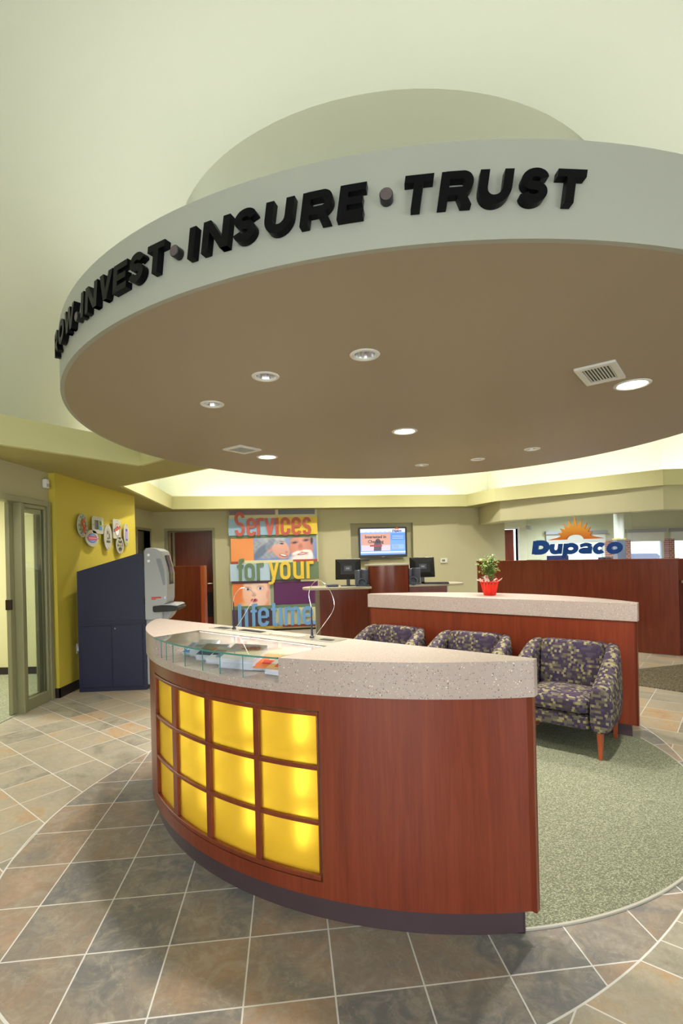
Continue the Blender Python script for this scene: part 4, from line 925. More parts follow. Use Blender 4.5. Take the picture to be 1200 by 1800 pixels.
bm = BM(); lathe(bm, [(0, -.075), (.05, -.055), (.075, 0), (.078, .03), (0, .035)], 24, Matrix.Translation((0, -.10, .02))); fin('dome', bm, M_ATM, parent=t, smooth=True)
M_BRICK = mat('brick', srgb(150, 90, 78), .8); nb = NB(M_BRICK); bt = nb.new('ShaderNodeTexBrick'); mp = nb.new('ShaderNodeMapping'); nb.link(geo_pos(nb), mp.inputs[0]); mp.inputs['Rotation'].default_value = (radians(-90), 0, 0); nb.link(mp.outputs[0], bt.inputs[0])
bt.inputs['Scale'].default_value = 5; bt.inputs['Color1'].default_value = (*srgb(172, 110, 96), 1); bt.inputs['Color2'].default_value = (*srgb(150, 92, 84), 1); bt.inputs['Mortar'].default_value = (*srgb(214, 206, 200), 1); nb.link(bt.outputs[0], nb.b.inputs[0])
for x0, x1, l_ in ((6.42, 6.95, 'brick pier behind the round white column between two windows'), (7.86, 8.0, 'narrow brick pier at the right edge beside the far window')):
    bm = BM(); box(bm, x0, x1, 12.02, 12.195, 0, 1.72); o = fin('brick_pier', bm, M_BRICK); tag(o, l_, 'pier')
bm = BM(); box(bm, 3, 30, 12.6, 40, -.12, -.02); struct('ground', bm, mat('concrete', srgb(190, 188, 184), .9))
# parked car outside
t = thing('parked_car', 'pale parked car outside the teller room window at the right', 'car', (12.2, 21.0, -.02), 0)
bm = BM(); prism(bm, [(-1.9, .35), (1.9, .35), (1.95, .8), (1.1, .92), (.6, 1.38), (-.9, 1.40), (-1.6, .95), (-1.95, .85)], -.8, .8, f=lambda x, y, z: (x, z, y)); fin('body', bm, mat('car_paint', srgb(200, 204, 214), .25), parent=t, bevel=.04)
bm = BM(); prism(bm, [(-1.3, .97), (.95, .95), (.52, 1.33), (-.85, 1.35)], -.805, .805, f=lambda x, y, z: (x, z, y)); fin('side_windows', bm, M_GREYP, parent=t)
for x in (-1.2, 1.2):
    for y in (-.72, .72): bm = BM(); lathe(bm, [(0, -.1), (.30, -.1), (.33, -.06), (.33, .06), (.30, .1), (0, .1)], 24, Matrix.Translation((x, y, .33)) @ Matrix.Rotation(pi/2, 4, 'X')); fin('wheel', bm, M_BLACK, parent=t)

# ================================================================== POTTED PLANT
pt = thing('potted_plant', 'small leafy green plant in a red foil wrapped pot on the rear counter', 'plant', LC(1.54, .03, ZT_-.003), .4)
M_FOIL = mat('red_foil', srgb(226, 44, 26), .22, .35); M_FOILIN = mat('silver_foil', srgb(226, 222, 214), .3, .4)
bm = BM(); n = 40; rings = []
for r, z, w_ in ((.058, 0, 0), (.062, .02, .002), (.072, .07, .004), (.084, .125, .006), (.092, .142, .010)):
    rings.append([bm.verts.new(((r+w_*sin(k*2.7))*cos(2*pi*k/n), (r+w_*sin(k*2.7))*sin(2*pi*k/n), z)) for k in range(n)])
for A, B in zip(rings, rings[1:]):
    for k in range(n): bm.faces.new([A[k], A[(k+1) % n], B[(k+1) % n], B[k]])
bm.faces.new(rings[0]); o = fin('foil_wrap', bm, M_FOIL, parent=pt, recalc=False); sd = o.modifiers.new('t', 'SOLIDIFY'); sd.thickness = .002
bm = BM(); lathe(bm, [(0, .11), (.082, .11), (.082, .12), (0, .12)], 24, cap=False); fin('soil', bm, mat('soil', srgb(60, 46, 34), .9), parent=pt)
bm = BM()
for k in range(9):
    a0_ = 2*pi*k/9; a1_2 = a0_+.62; rr = .115+.03*(k in (1, 5, 6)); zz = .155+(.035 if k in (1, 5) else 0); am = (a0_+a1_2)/2
    V = [bm.verts.new(p) for p in ((.088*cos(a0_), .088*sin(a0_), .132), (.088*cos(a1_2), .088*sin(a1_2), .132), (rr*cos(am+.12), rr*sin(am+.12), zz-.01), (rr*1.12*cos(am), rr*1.12*sin(am), zz+.012), (rr*cos(am-.16), rr*sin(am-.16), zz-.004))]
    bm.faces.new([V[0], V[1], V[2], V[3], V[4]])
o = fin('foil_collar', bm, [M_FOILIN, M_FOIL], parent=pt, recalc=False); sd = o.modifiers.new('t', 'SOLIDIFY'); sd.thickness = .0016; sd.material_offset = 1
rnd = random.Random(11)
stems, leaves = BM(), BM()
def leaf(base, dir_, up_, L, Wd_, droop):
    d_ = dir_.normalized(); s_ = d_.cross(up_).normalized(); n_ = s_.cross(d_).normalized(); pts = []
    prof = [(0, .06), (.25, .75), (.5, 1), (.75, .72), (1, 0.02)]; row = []
    for t_, w_ in prof:
        c = base+d_*(L*t_)-n_*(droop*L*t_*t_); row.append((c-s_*Wd_*w_+n_*.0015*w_, c, c+s_*Wd_*w_+n_*.0015*w_))
    vs = [[leaves.verts.new(p) for p in r] for r in row]
    for A, B in zip(vs, vs[1:]):
        leaves.faces.new([A[0], A[1], B[1], B[0]]); leaves.faces.new([A[1], A[2], B[2], B[1]])
for s_ in range(60):
    a = rnd.uniform(0, 2*pi); t_ = s_/60; rad = rnd.uniform(.02, .135)*(1-.35*t_); hgt_ = .16+.20*rnd.random()**.8*(1.25-rad*3)
    if s_ > 52: rad *= .45; hgt_ = rnd.uniform(.34, .43)
    p0, p2 = Vector((rnd.uniform(-.03, .03), rnd.uniform(-.03, .03), .115)), Vector((rad*cos(a), rad*sin(a), hgt_)); p1 = p0.lerp(p2, .5)+Vector((-cos(a), -sin(a), 0))*rad*.25+Vector((0, 0, .02))
    cv = [p0*(1-u_)**2+p1*2*u_*(1-u_)+p2*u_*u_ for u_ in [i/5 for i in range(6)]]; tube(stems, cv, .0013, 4)
    for i in range(3, 6):
        c = cv[i]; nL = 5 if i == 5 else 2
        for k in range(nL):
            aa = a+(k-(nL-1)/2)*.75+rnd.uniform(-.2, .2)+(0 if i == 5 else (1.5 if k else -1.5)); leaf(c, Vector((cos(aa), sin(aa), rnd.uniform(-.25, .35))), Vector((0, 0, 1)), rnd.uniform(.026, .042), rnd.uniform(.007, .011), rnd.uniform(.1, .5))
M_LEAF = mat('leaf_green', srgb(112, 156, 60), .4); nb = NB(M_LEAF); w_ = nb.white(nb.vm('SNAP', geo_pos(nb), (.02, .02, .02))).outputs[0]
nb.link(nb.ramp(w_, [(0, srgb(66, 112, 38)), (.5, srgb(116, 158, 60)), (.8, srgb(164, 190, 104)), (1, srgb(206, 214, 160))]), nb.b.inputs[0])
fin('stems', stems, mat('stem_green', srgb(96, 120, 50), .5), parent=pt); fin('foliage', leaves, M_LEAF, parent=pt, recalc=False, smooth=True)

# ================================================================== CASH MACHINE AT THE LIME WALL
t = thing('cash_machine', 'navy blue cabinet with sloping top and grey cash machine front, beside the lime wall', 'cash machine', (-2.63, 5.72, 0), radians(4))
# local x: -.385 .. .37 (front towards +x), y: 0 .. .66
SY = .34
pxz = lambda x, y, z: (x, z, y)
bm = BM(); prism(bm, [(-.385, 0), (.365, 0), (.365, 1.585), (-.385, 1.372)], 0, SY, f=pxz); body = fin('cabinet', bm, M_NAVY, parent=t, bevel=.003)
bm = BM(); box(bm, -.35, .335, -.006, 0, .045, .755); fin('door_surround', bm, M_NAVY2, parent=body)
for a, b in ((-.343, -.012), (-.006, .328)): bm = BM(); box(bm, a, b, -.012, -.005, .052, .748); dr = fin('access_door', bm, M_NAVY, parent=t, bevel=.002)
bm = BM(); tube(bm, [(.03, -.012, .715), (.03, -.017, .715)], .008, 14); fin('lock', bm, M_CHROME, parent=dr, smooth=True)
bm = BM(); box(bm, -.375, .355, -.004, 0, .765, .775); box(bm, -.385, .365, -.004, 0, .80, .806); fin('seam_strip', bm, M_NAVY2, parent=body)
for a, b in ((1.41, 1.59), (.98, 1.06)): bm = BM(); box(bm, .350, .368, -.008, .0, a, b); fin('hinge', bm, M_BLACK, parent=t)
prof = [(.365, .80), (.365, 1.590), (.385, 1.622), (.44, 1.628), (.50, 1.618), (.555, 1.585), (.575, 1.52), (.605, 1.40), (.618, 1.33), (.616, 1.16), (.612, 1.03), (.60, .985), (.56, .962), (.55, .80)]
bm = BM(); prism(bm, prof, -.005, SY+.005, f=pxz); fas = fin('machine_front', bm, M_ATM, parent=t, smooth=True, bevel=.022, bseg=4, angle=50)
bm = BM(); prism(bm, [(.47, .80), (.365, .80), (.365, .05), (.42, .05)], .02, SY-.02, f=pxz); fin('lower_front', bm, M_ATM, parent=t, bevel=.01)
bm = BM(); prism(bm, [(.50, 1.50), (.555, 1.50), (.59, 1.36), (.600, 1.20), (.575, 1.19), (.545, 1.33)], -.008, -.004, f=pxz); fin('screen_hood', bm, mat('hood_grey', srgb(136, 140, 146), .4), parent=fas)
bm = BM(); prism(bm, [(.585, 1.54), (.622, 1.40), (.631, 1.33), (.629, 1.20), (.615, 1.20), (.612, 1.33), (.60, 1.40), (.57, 1.53)], .10, SY-.10, f=pxz); fin('screen', bm, mat('screen_dark', srgb(60, 66, 78), .15), parent=fas)
for z in (1.545, 1.475): bm = BM(); tube(bm, [(.420, -.004, z), (.420, -.012, z)], .016, 20); tube(bm, [(.420, -.012, z), (.420, -.016, z)], .009, 14); fin('key_lock', bm, M_CHROME, parent=fas, smooth=True)
bm = BM(); prism(bm, [(.455, .955), (.55, .965), (.66, .960), (.73, .945), (.745, .925), (.74, .905), (.70, .893), (.47, .885), (.455, .90)], -.02, SY+.02, f=pxz); sh_ = fin('shelf', bm, M_BLACK, parent=t, smooth=True, bevel=.008)
bm = BM(); prism(bm, [(.475, .958), (.73, .948), (.735, .955), (.70, .968), (.55, .975), (.475, .975)], -.012, SY+.012, f=pxz); fin('shelf_top', bm, M_ATM, parent=sh_, bevel=.004)
bm = BM(); prism(bm, [(.50, .885), (.66, .889), (.63, .83), (.58, .78), (.50, .78)], .06, SY-.06, f=pxz); fin('shelf_bracket', bm, M_ATM, parent=sh_, bevel=.01)
bm = BM(); box(bm, .585, .60, -.009, -.004, 1.035, 1.065); fin('card_light', bm, mat('card_light', srgb(210, 214, 230), .3), parent=fas)
bm = BM(); box(bm, .44, .55, -.0075, -.0045, 1.045, 1.062); box(bm, .44, .49, -.0078, -.0045, 1.030, 1.042); lg = fin('red_logo', bm, mat('logo_red', srgb(196, 70, 60), .5), parent=fas)

# divider screen behind the cash machine
t = thing('divider_screen', 'low cherry wood divider screen with lighter end edge in front of the rear doors', 'screen', (-2.72, 7.9, 0), radians(-4))
bm = BM(); box(bm, -.10, .50, 0, .09, 0, 1.372); fin('panel', bm, M_CHERRYD, parent=t); bm = BM(); box(bm, .50, .56, -.004, .12, 0, 1.385); fin('end_post', bm, M_LEG, parent=t, bevel=.002); bm = BM(); box(bm, -.10, .50, -.004, .094, 1.372, 1.384); fin('cap', bm, M_CHERRY, parent=t)

# ================================================================== WALL PLAQUES, SENSOR, OUTLET
M_ACR = mat('frosted_acrylic', srgb(216, 216, 200), .25, trans=.25)
def plaque(y, z, w, h, kind, lbl):
    t = thing('wall_plaque', lbl, 'plaque', (-3.12, y, z), 0, 'clear acrylic plaques on the lime wall')
    f = lambda px, py, d: Vector((d, px, py))
    shape = rrect(-w/2, w/2, -h/2, h/2, .03) if kind in ('square', 'bottle') else [(w/2*cos(2*pi*k/48), h/2*sin(2*pi*k/48)) for k in range(48)]
    bm = BM(); prism(bm, shape, .030, .040, f=f); pl = fin('acrylic_panel', bm, M_ACR, parent=t, bevel=.002)
    for a, b in ((0, h*.44), (0, -h*.44)) if w < h*1.2 else ((-w*.42, 0), (w*.42, 0)):
        bm = BM(); M_ = Matrix.Translation((0, a, b)) @ Matrix.Rotation(pi/2, 4, 'Y'); lathe(bm, [(.006, 0), (.006, .046), (.004, .048)], 12, M_); fin('standoff', bm, M_CHROME, parent=t, smooth=True)
    k_ = [0]
    def art(poly, col, holes=()):
        k_[0] += 1; bm = BM(); prism(bm, poly, .0405, .0410+.0008*k_[0], f=f, holes=holes); fin('printed_mark', bm, mat('ink_%d_%d_%d' % col, srgb(*col), .4), parent=pl)
    E_ = lambda a, b, rx, ry, n=32: [(a+rx*cos(2*pi*k/n), b+ry*sin(2*pi*k/n)) for k in range(n)]
    def glyphs(txt, x0, y0, W_, H_, ww, col):
        k_[0] += 1; bm = BM(); n = len(txt); cw = W_/n
        for i, c in enumerate(txt): add_glyph(bm, glyph(c, cw*.86, H_, ww), .041, .0415+.0008*k_[0], lambda x, y, d, i=i: f(x0+i*cw+x, y0+y, d))
        fin('printed_text', bm, mat('ink_%d_%d_%d' % col, srgb(*col), .4), parent=pl)
    return art, E_, glyphs
art, E_, gt = plaque(5.985, 1.92, .235, .285, 'oval', 'oval clear plaque with a red letter S, leftmost on the lime wall')
art(E_(0, 0, .108, .132), (150, 150, 140), [E_(0, 0, .100, .124)])
for k in range(12): a = 2*pi*k/12; art(E_(.086*cos(a), .107*sin(a), .010, .011, 10), ((110, 120, 190), (200, 190, 80), (190, 90, 110), (110, 160, 90))[k % 4])
art(E_(0, 0, .058, .088), (120, 150, 80), [E_(.0, .0, .050, .080)]); gt('S', -.036, -.078, .085, .155, .030, (208, 66, 48))
art, E_, gt = plaque(6.36, 1.945, .29, .215, 'square', 'rounded square plaque with dark bars and green and blue blocks on the lime wall')
for k in range(3): art(rrect(-.085+k*.035, -.060+k*.035, -.055, .062, .003), (66, 72, 78))
art(rrect(.03, .095, -.005, .062, .006), (136, 170, 50)); art(rrect(.03, .095, -.062, -.012, .006), (60, 140, 190)); gt('n', .042, .008, .04, .04, .010, (50, 70, 60))
art, E_, gt = plaque(6.205, 1.775, .32, .205, 'oval', 'round plaque with pink and blue oval mark below the square plaque on the lime wall')
art(E_(0, 0, .115, .058), (40, 60, 150)); art(E_(0, 0, .108, .052), (96, 160, 222)); art(rrect(-.112, .112, -.028, .030, .015), (190, 90, 120)); art(rrect(-.10, .10, -.004, .004, .001), (230, 170, 180))
art, E_, gt = plaque(6.63, 1.805, .225, .335, 'oval', 'tall oval plaque with a faint grey emblem in the middle of the lime wall')
art(E_(0, .04, .050, .075), (150, 148, 124), [E_(0, .04, .044, .068)]); art(rrect(-.05, .05, -.075, -.045, .006), (92, 92, 76)); art(E_(-.012, .06, .02, .025), (120, 118, 100)); art(E_(.03, .02, .012, .03), (120, 118, 100)); art(rrect(-.035, .05, -.02, -.008, .003), (110, 108, 90))
art, E_, gt = plaque(6.895, 1.925, .235, .265, 'square', 'rectangular plaque with orange banner across a black ringed white disc on the lime wall')
art(E_(0, -.01, .062, .088), (30, 30, 34)); art(E_(0, -.01, .055, .080), (236, 232, 226)); art([(0, .075), (.03, .02), (0, -.03), (-.03, .02)], (196, 50, 40)); art([(-.10, -.045), (.10, .012), (.10, .052), (-.10, -.005)], (52, 60, 140)); art([(-.092, -.036), (.092, .014), (.092, .042), (-.092, -.010)], (214, 110, 50))
art, E_, gt = plaque(6.98, 1.705, .235, .23, 'oval', 'round plaque with a dark olive crest, lowest on the lime wall')
art(E_(0, 0, .085, .085), (70, 72, 50), [E_(0, 0, .076, .076)]); art(rrect(-.045, .045, .03, .062, .008), (72, 74, 52)); art(rrect(-.072, .072, -.014, .014, .004), (60, 62, 44)); art(E_(0, -.046, .042, .022), (60, 62, 40)); art(rrect(-.06, .06, -.004, .006, .001), (190, 188, 160))
art, E_, gt = plaque(7.195, 1.86, .165, .325, 'oval', 'narrow oval plaque with a violet upright bar, rightmost on the lime wall')
art(rrect(-.028, .028, -.085, .085, .006), (84, 50, 170)); art(rrect(-.012, .012, -.06, .05, .002), (210, 200, 236)); art(rrect(-.045, .045, -.125, -.10, .004), (176, 200, 80))

t = thing('motion_sensor', 'small white motion sensor high on the wall beside the sliding door frame', 'sensor', (-3.19, 5.40, 2.335)); bm = BM(); box(bm, 0, .045, -.035, .035, -.05, .05); fin('housing', bm, M_WHITE, parent=t, bevel=.012); bm = BM(); box(bm, .044, .050, -.022, .022, -.035, .0); fin('lens', bm, M_ATM, parent=t, bevel=.003)
t = thing('wall_outlet', 'white wall outlet low on the lime wall behind the navy cabinet', 'outlet', (-3.12, 5.88, .47)); bm = BM(); box(bm, 0, .006, -.036, .036, -.058, .058); fin('plate', bm, M_WHITE, parent=t, bevel=.002); bm = BM(); box(bm, .006, .04, -.02, .02, -.03, .02); fin('plug', bm, M_WHITE, parent=t, bevel=.004)
t = thing('thermostat', 'small white thermostat on the rear wall right of the television', 'thermostat', (xr(2.14), 10.5, 1.34)); turn(t); bm = BM(); box(bm, -.072, .072, -.028, 0, -.05, .05); fin('housing', bm, M_WHITE, parent=t, bevel=.006); bm = BM(); box(bm, -.045, .020, -.031, -.028, -.02, .022); fin('display', bm, mat('lcd', srgb(120, 128, 84), .3), parent=t)

# ================================================================== TELEVISION
tv = turn(thing('television', 'flat screen television with blue lit picture in the wall niche', 'television', (xr(.862), 10.50, 1.757)))
TW_, TH_ = 1.03, .635
bm = BM(); prism(bm, rrect(-TW_/2, TW_/2, -TH_/2, TH_/2, .02), -.075, -.02, f=lambda x, y, z: (x, z, y)); fin('housing', bm, M_BLACK, parent=tv, bevel=.006)
bm = BM(); box(bm, -.2, .2, -.02, .11, -.15, .15); fin('wall_bracket', bm, M_BLACK, parent=tv)
SW, SH = .955, .545
def sm(nm, col, e): return mat(nm, (0, 0, 0), .3, emit=srgb(*col), estr=e)
fs = lambda x, y, d: Vector((x, -.076-d, y+.012))
def spl(poly, d, m, nm): bm = BM(); prism(bm, poly, d, d+.0004, f=lambda x, y, z: fs(x, y, z)); return fin(nm, bm, m, parent=scr)
bm = BM(); prism(bm, rrect(-SW/2, SW/2, -SH/2, SH/2, .002), 0, .0008, f=lambda x, y, z: fs(x, y, z)); scr = fin('screen', bm, sm('scr_blue', (120, 170, 240), 1.1), parent=tv)
R_ = lambda a, b, c, d: [(a, c), (b, c), (b, d), (a, d)]
spl(R_(-SW/2, SW/2, .195, SH/2), .0012, sm('scr_white', (225, 232, 250), 1.1), 'picture_area'); spl(R_(-.46, .155, -.19, .175), .0012, sm('scr_peach', (226, 168, 150), 1.0), 'picture_area')
spl(R_(-.46, .155, -.19, -.07), .0018, sm('scr_pale', (226, 214, 226), 1.0), 'picture_area'); spl(R_(.17, .47, .03, .17), .0016, sm('scr_blue2', (96, 150, 236), 1.1), 'picture_area'); spl(R_(.19, .45, -.16, -.06), .0016, sm('scr_blue3', (160, 196, 246), 1.0), 'picture_area')
spl([(-.20, -.19), (-.04, -.19), (-.03, -.06), (-.06, .04), (-.10, .07), (-.15, .05), (-.19, -.05)], .0020, sm('scr_dark', (110, 96, 110), .8), 'picture_area'); spl(R_(-SW/2, SW/2, -.235, -.205), .0012, sm('scr_white', (225, 232, 250), 1.1), 'picture_area')
spl(R_(-.28, -.02, -.10, -.065), .0026, sm('scr_red', (190, 70, 80), .9), 'picture_area')
def stext(s, x, y, size, col, bold=0.0, shear=0, al='LEFT', nm='screen_text', d=.003): bm = BM(); text_bm(bm, s, size, lambda X, Y, Z: fs(x+X, y+Y, d+Z), .0006, bold, shear, al); fin(nm, bm, col, parent=scr)
M_INK = sm('scr_ink', (60, 34, 40), .5)
stext('Interested in', -.155, .075, .088, M_INK, .0022, 0, 'CENTER'); stext('Checking', -.155, -.025, .088, M_INK, .0022, 0, 'CENTER')
stext('Dupaco', .20, .205, .062, sm('scr_navy', (20, 50, 130), .9), .003, .2)
bm = BM(); f2 = lambda x, y, d: fs(.30+x, .245+y, .003+d); fin('screen_sun', sun(scr, f2, .062, .036, .018, (0, .0006)), sm('scr_orange', (230, 120, 40), 1), parent=scr)
for k in range(6): spl(R_(-.38+k*.10, -.33+k*.10, .205, .212), .0018, sm('scr_grey', (150, 156, 176), .9), 'screen_text')
for k in range(3): spl(R_(.20, .44, .06+k*.03, .066+k*.03), .0024, sm('scr_white', (225, 232, 250), 1.1), 'screen_text'); spl(R_(.21, .33, -.075-k*.028, -.083-k*.028), .0024, sm('scr_grey', (150, 156, 176), .9), 'screen_text')
bm = BM(); box(bm, -.03, .03, -.0765, -.075, -.308, -.300); fin('brand_mark', bm, M_ATM, parent=tv)
o = fin('media_box', box(BM(), -.13, .13, -.10, 0, 0, .028), M_BLACK, loc=(xr(.45), 10.50, 1.372), bevel=.005); turn(o); tag(o, 'thin black media box on the wall just below the television', 'media player')

# ================================================================== SERVICE PODS
pod = thing('service_kiosk', 'cherry wood double workstation with tall curved centre column and rounded beige counters', 'kiosk', (.74, 7.95, 0), TH*.8)
bm = BM(); prism(bm, [(-.325, -.02)]+[(.325*sin(radians(a)), .02-.16*cos(radians(a))) for a in range(-84, 85, 7)]+[(.325, -.02), (.325, .30), (-.325, .30)][0:3], 0, 1.315)
fin('centre_column', bm, M_CHERRY, parent=pod, smooth=True, angle=40)
bm = BM(); prism(bm, [(-.34, -.02)]+[(.34*sin(radians(a)), .02-.175*cos(radians(a))) for a in range(-84, 85, 7)]+[(.34, -.02), (.34, .31), (-.34, .31)], 1.315, 1.335); fin('column_cap', bm, M_STONE2, parent=pod, smooth=True, angle=40)
def ctr(nm, x0, x1, y0, y1, z, side):
    r = .16; pts = (arcpts(.22, 270, 90, 12, x0+.22, (y0+y1)/2, (y1-y0)/2)+[(x1, y1), (x1, y0)]) if side < 0 else ([(x0, y1), (x0, y0)]+arcpts(.22, -90, 90, 12, x1-.22, (y0+y1)/2, (y1-y0)/2))
    bm = BM(); prism(bm, pts, z-.035, z); return fin(nm, bm, M_STONE2, parent=pod, smooth=True, bevel=.004, angle=30)
ctr('left_counter', -1.365, -.30, -.18, .42, 1.00, -1); ctr('right_counter', .30, 1.30, .02, .60, 1.00, 1)
bm = BM(); prism(bm, [(-1.10, .0)]+[(-1.10+.80*t, -.06*sin(pi*t)) for t in [i/10 for i in range(1, 10)]]+[(-.30, .0), (-.30, .30), (-1.10, .30)], 0, .965); fin('left_body', bm, M_CHERRY, parent=pod, smooth=True, angle=30)
bm = BM(); box(bm, -1.165, -1.10, .01, .30, .0, .965); fin('left_end_panel', bm, mat('pale_panel', srgb(150, 138, 120), .4), parent=pod)
bm = BM(); box(bm, .30, .98, .12, .42, 0, .965); fin('right_body', bm, M_CHERRY, parent=pod); bm = BM(); box(bm, .98, 1.0, .12, .42, 0, .965); fin('right_end_panel', bm, M_WHITE, parent=pod)
def monitor(x, y, lbl, rz):
    t = thing('computer_monitor', lbl, 'monitor', (x, y, 1.00), rz, 'computer monitors on the kiosk')
    bm = BM(); prism(bm, rrect(-.12, .12, -.085, .085, .03), 0, .012); fin('foot', bm, M_BLACK, parent=t, bevel=.003)
    bm = BM(); box(bm, -.028, .028, -.012, .02, .012, .30); fin('neck', bm, M_BLACK, parent=t, bevel=.005)
    bm = BM(); vs = []
    T_ = Matrix.Translation((0, .0, .27)) @ Matrix.Rotation(radians(-8), 4, 'X')
    for (w_, h_, y_) in ((.205, .165, .03), (.205, .165, .012), (.12, .085, -.030)): vs.append([bm.verts.new(T_ @ Vector((a*w_, y_, b*h_))) for a, b in ((-1, -1), (1, -1), (1, 1), (-1, 1))])
    for A, B in zip(vs, vs[1:]):
        for k in range(4): bm.faces.new([A[k], A[(k+1) % 4], B[(k+1) % 4], B[k]])
    bm.faces.new(vs[0]); bm.faces.new(vs[-1]); case = fin('display_case', bm, M_BLACK, parent=t, bevel=.004)
    bm = BM(); box(bm, -.06, .06, -.034, -.030, -.03, .05, T_); fin('mount_plate', bm, M_GREYP, parent=case); bm = BM(); box(bm, -.028, .028, -.036, -.034, -.005, .022, T_); fin('maker_label', bm, M_ATM, parent=case)
    bm = BM(); box(bm, -.19, .19, .031, .033, -.148, .148, T_); fin('screen', bm, M_GREYP, parent=case)
    return t
monitor(.10, 8.05, 'black computer monitor seen from behind, left of the kiosk column', radians(-5)); monitor(1.32, 8.20, 'black computer monitor seen from behind, right of the kiosk column', radians(4))
def canister(x, y, lbl):
    t = thing('cash_carrier_dock', lbl, 'desk device', (x, y, 1.00), 0, 'slate grey cylindrical devices on the kiosk')
    bm = BM(); lathe(bm, [(.055, .0), (.075, .03), (.078, .26), (.068, .265), (.066, .10), (0, .10)], 28, Matrix.Translation((.055, .02, 0)), cap=False); lathe(bm, [(.06, .0), (.062, .25), (.054, .255), (.052, .10), (0, .10)], 24, Matrix.Translation((-.045, .02, 0)), cap=False); fin('twin_tubes', bm, M_GREYP, parent=t, smooth=True)
    bm = BM(); M_ = Matrix.Translation((0, -.06, .052)) @ Matrix.Rotation(radians(65), 4, 'X'); lathe(bm, [(.075, -.05), (.075, .025), (.055, .03), (.045, .0), (0, .0)], 28, M_, cap=False); fin('round_mouth', bm, M_GREYP, parent=t, smooth=True)
    bm = BM(); box(bm, -.10, .12, -.09, .08, 0, .03); fin('base', bm, M_GREYP, parent=t, bevel=.012)
canister(.31, 7.93, 'slate grey twin tube device beside the left monitor on the kiosk'); canister(1.14, 8.10, 'slate grey twin tube device beside the right monitor, behind the kiosk column')
o = fin('card_reader', box(BM(), -.10, .10, -.055, .055, 0, .04), M_GREYP, loc=(-.16, 7.92, 1.00), rz=.1, bevel=.012); tag(o, 'flat dark grey card reader on the left counter of the kiosk', 'card reader')
kb = thing('keyboard', 'black keyboard on the right counter of the kiosk below the monitor', 'keyboard', (1.52, 8.10, 1.00), -.08); bm = BM(); box(bm, -.2, .2, -.07, .07, 0, .022); fin('case', bm, M_BLACK, parent=kb, bevel=.006)
bm = BM()
for i in range(13):
    for j in range(4): box(bm, -.19+i*.0295, -.166+i*.0295, -.06+j*.03, -.036+j*.03, .022, .029)
fin('keys', bm, M_GREYP, parent=kb)

ZC = 1.47+(3.6-1.47)*K
for x, y, l_ in ((-1.9, -1.0, 'unseen lamp added in the high ceiling, front left'), (1.0, -1.2, 'unseen lamp added in the high ceiling above the entrance, middle'), (3.6, -.6, 'unseen lamp added in the high ceiling, front right')):
    soffit_light(x, y, 200, l_, NEUT, ZC, 88)  # out of view, added to brighten the foreground floor
for x, y, l_ in ((5.4, 3.2, 'unseen lamp added in the high ceiling, far right'), (5.6, 6.2, 'unseen lamp added in the high ceiling, rear right')):
    soffit_light(x, y, 150, l_, NEUT, ZC, 110)  # also out of view, added as fill from the right
for x, y, l_ in ((-1.7, 8.7, 'unseen lamp added high above the rear wall, left'), (.2, 8.9, 'unseen lamp added high above the rear wall, middle'), (2.0, 9.1, 'unseen lamp added high above the rear wall, right'), (-2.2, 7.2, 'unseen lamp added high above the navy cabinet'), (3.3, 7.7, 'unseen lamp added high above the teller counter')):
    soffit_light(x, y, 260, l_, NEUT, ZC, 135)  # hidden by the canopy, added to brighten the rear walls
soffit_light(-3.05, 4.3, 45, 'unseen lamp added in the left soffit over the sliding door', z=2.465)  # fill lamp added past the left edge of the view
# ================================================================== LARGE COLOURED WALL SIGN
SGX = xr(-1.40); sgn = turn(thing('wall_sign', 'tall colourful board with word lettering, photographs and colour blocks against the rear wall', 'sign', (SGX, 10.40, 0)))
KX = 10.36/F_
def sp(px, py):        # layout drawn in a straight grid: px from the board centre, py upwards
    return ((px-479.0)*KX, H+(981.9-py)*KX)
def sblock(x0, y0, x1, y1, col, d, nm='colour_block'):
    a, b = sp(x0, y1); c, e = sp(x1, y0); bm = BM(); box(bm, a, c, -d, -d+.028, b, e); return fin(nm, bm, mat('sign_%d_%d_%d' % col, srgb(*col), .5), parent=sgn, bevel=.0015)
MAUVE, SLATE, CREAM, SKY, YEL, GRN, ORG, BRK, PBLUE, PLUM, PURP, SAGE, DMAUVE = (128, 112, 116), (118, 122, 130), (214, 208, 164), (150, 184, 206), (226, 194, 64), (106, 128, 98), (232, 150, 88), (166, 74, 60), (176, 200, 218), (88, 66, 78), (92, 40, 90), (146, 156, 128), (88, 66, 76)
bm = BM(); a, b = sp(405, 1104); c, e = sp(555, 896); box(bm, a, c, -.02, .08, .03, e); fin('backing_board', bm, mat('sign_214_208_164', srgb(*CREAM), .5), parent=sgn)
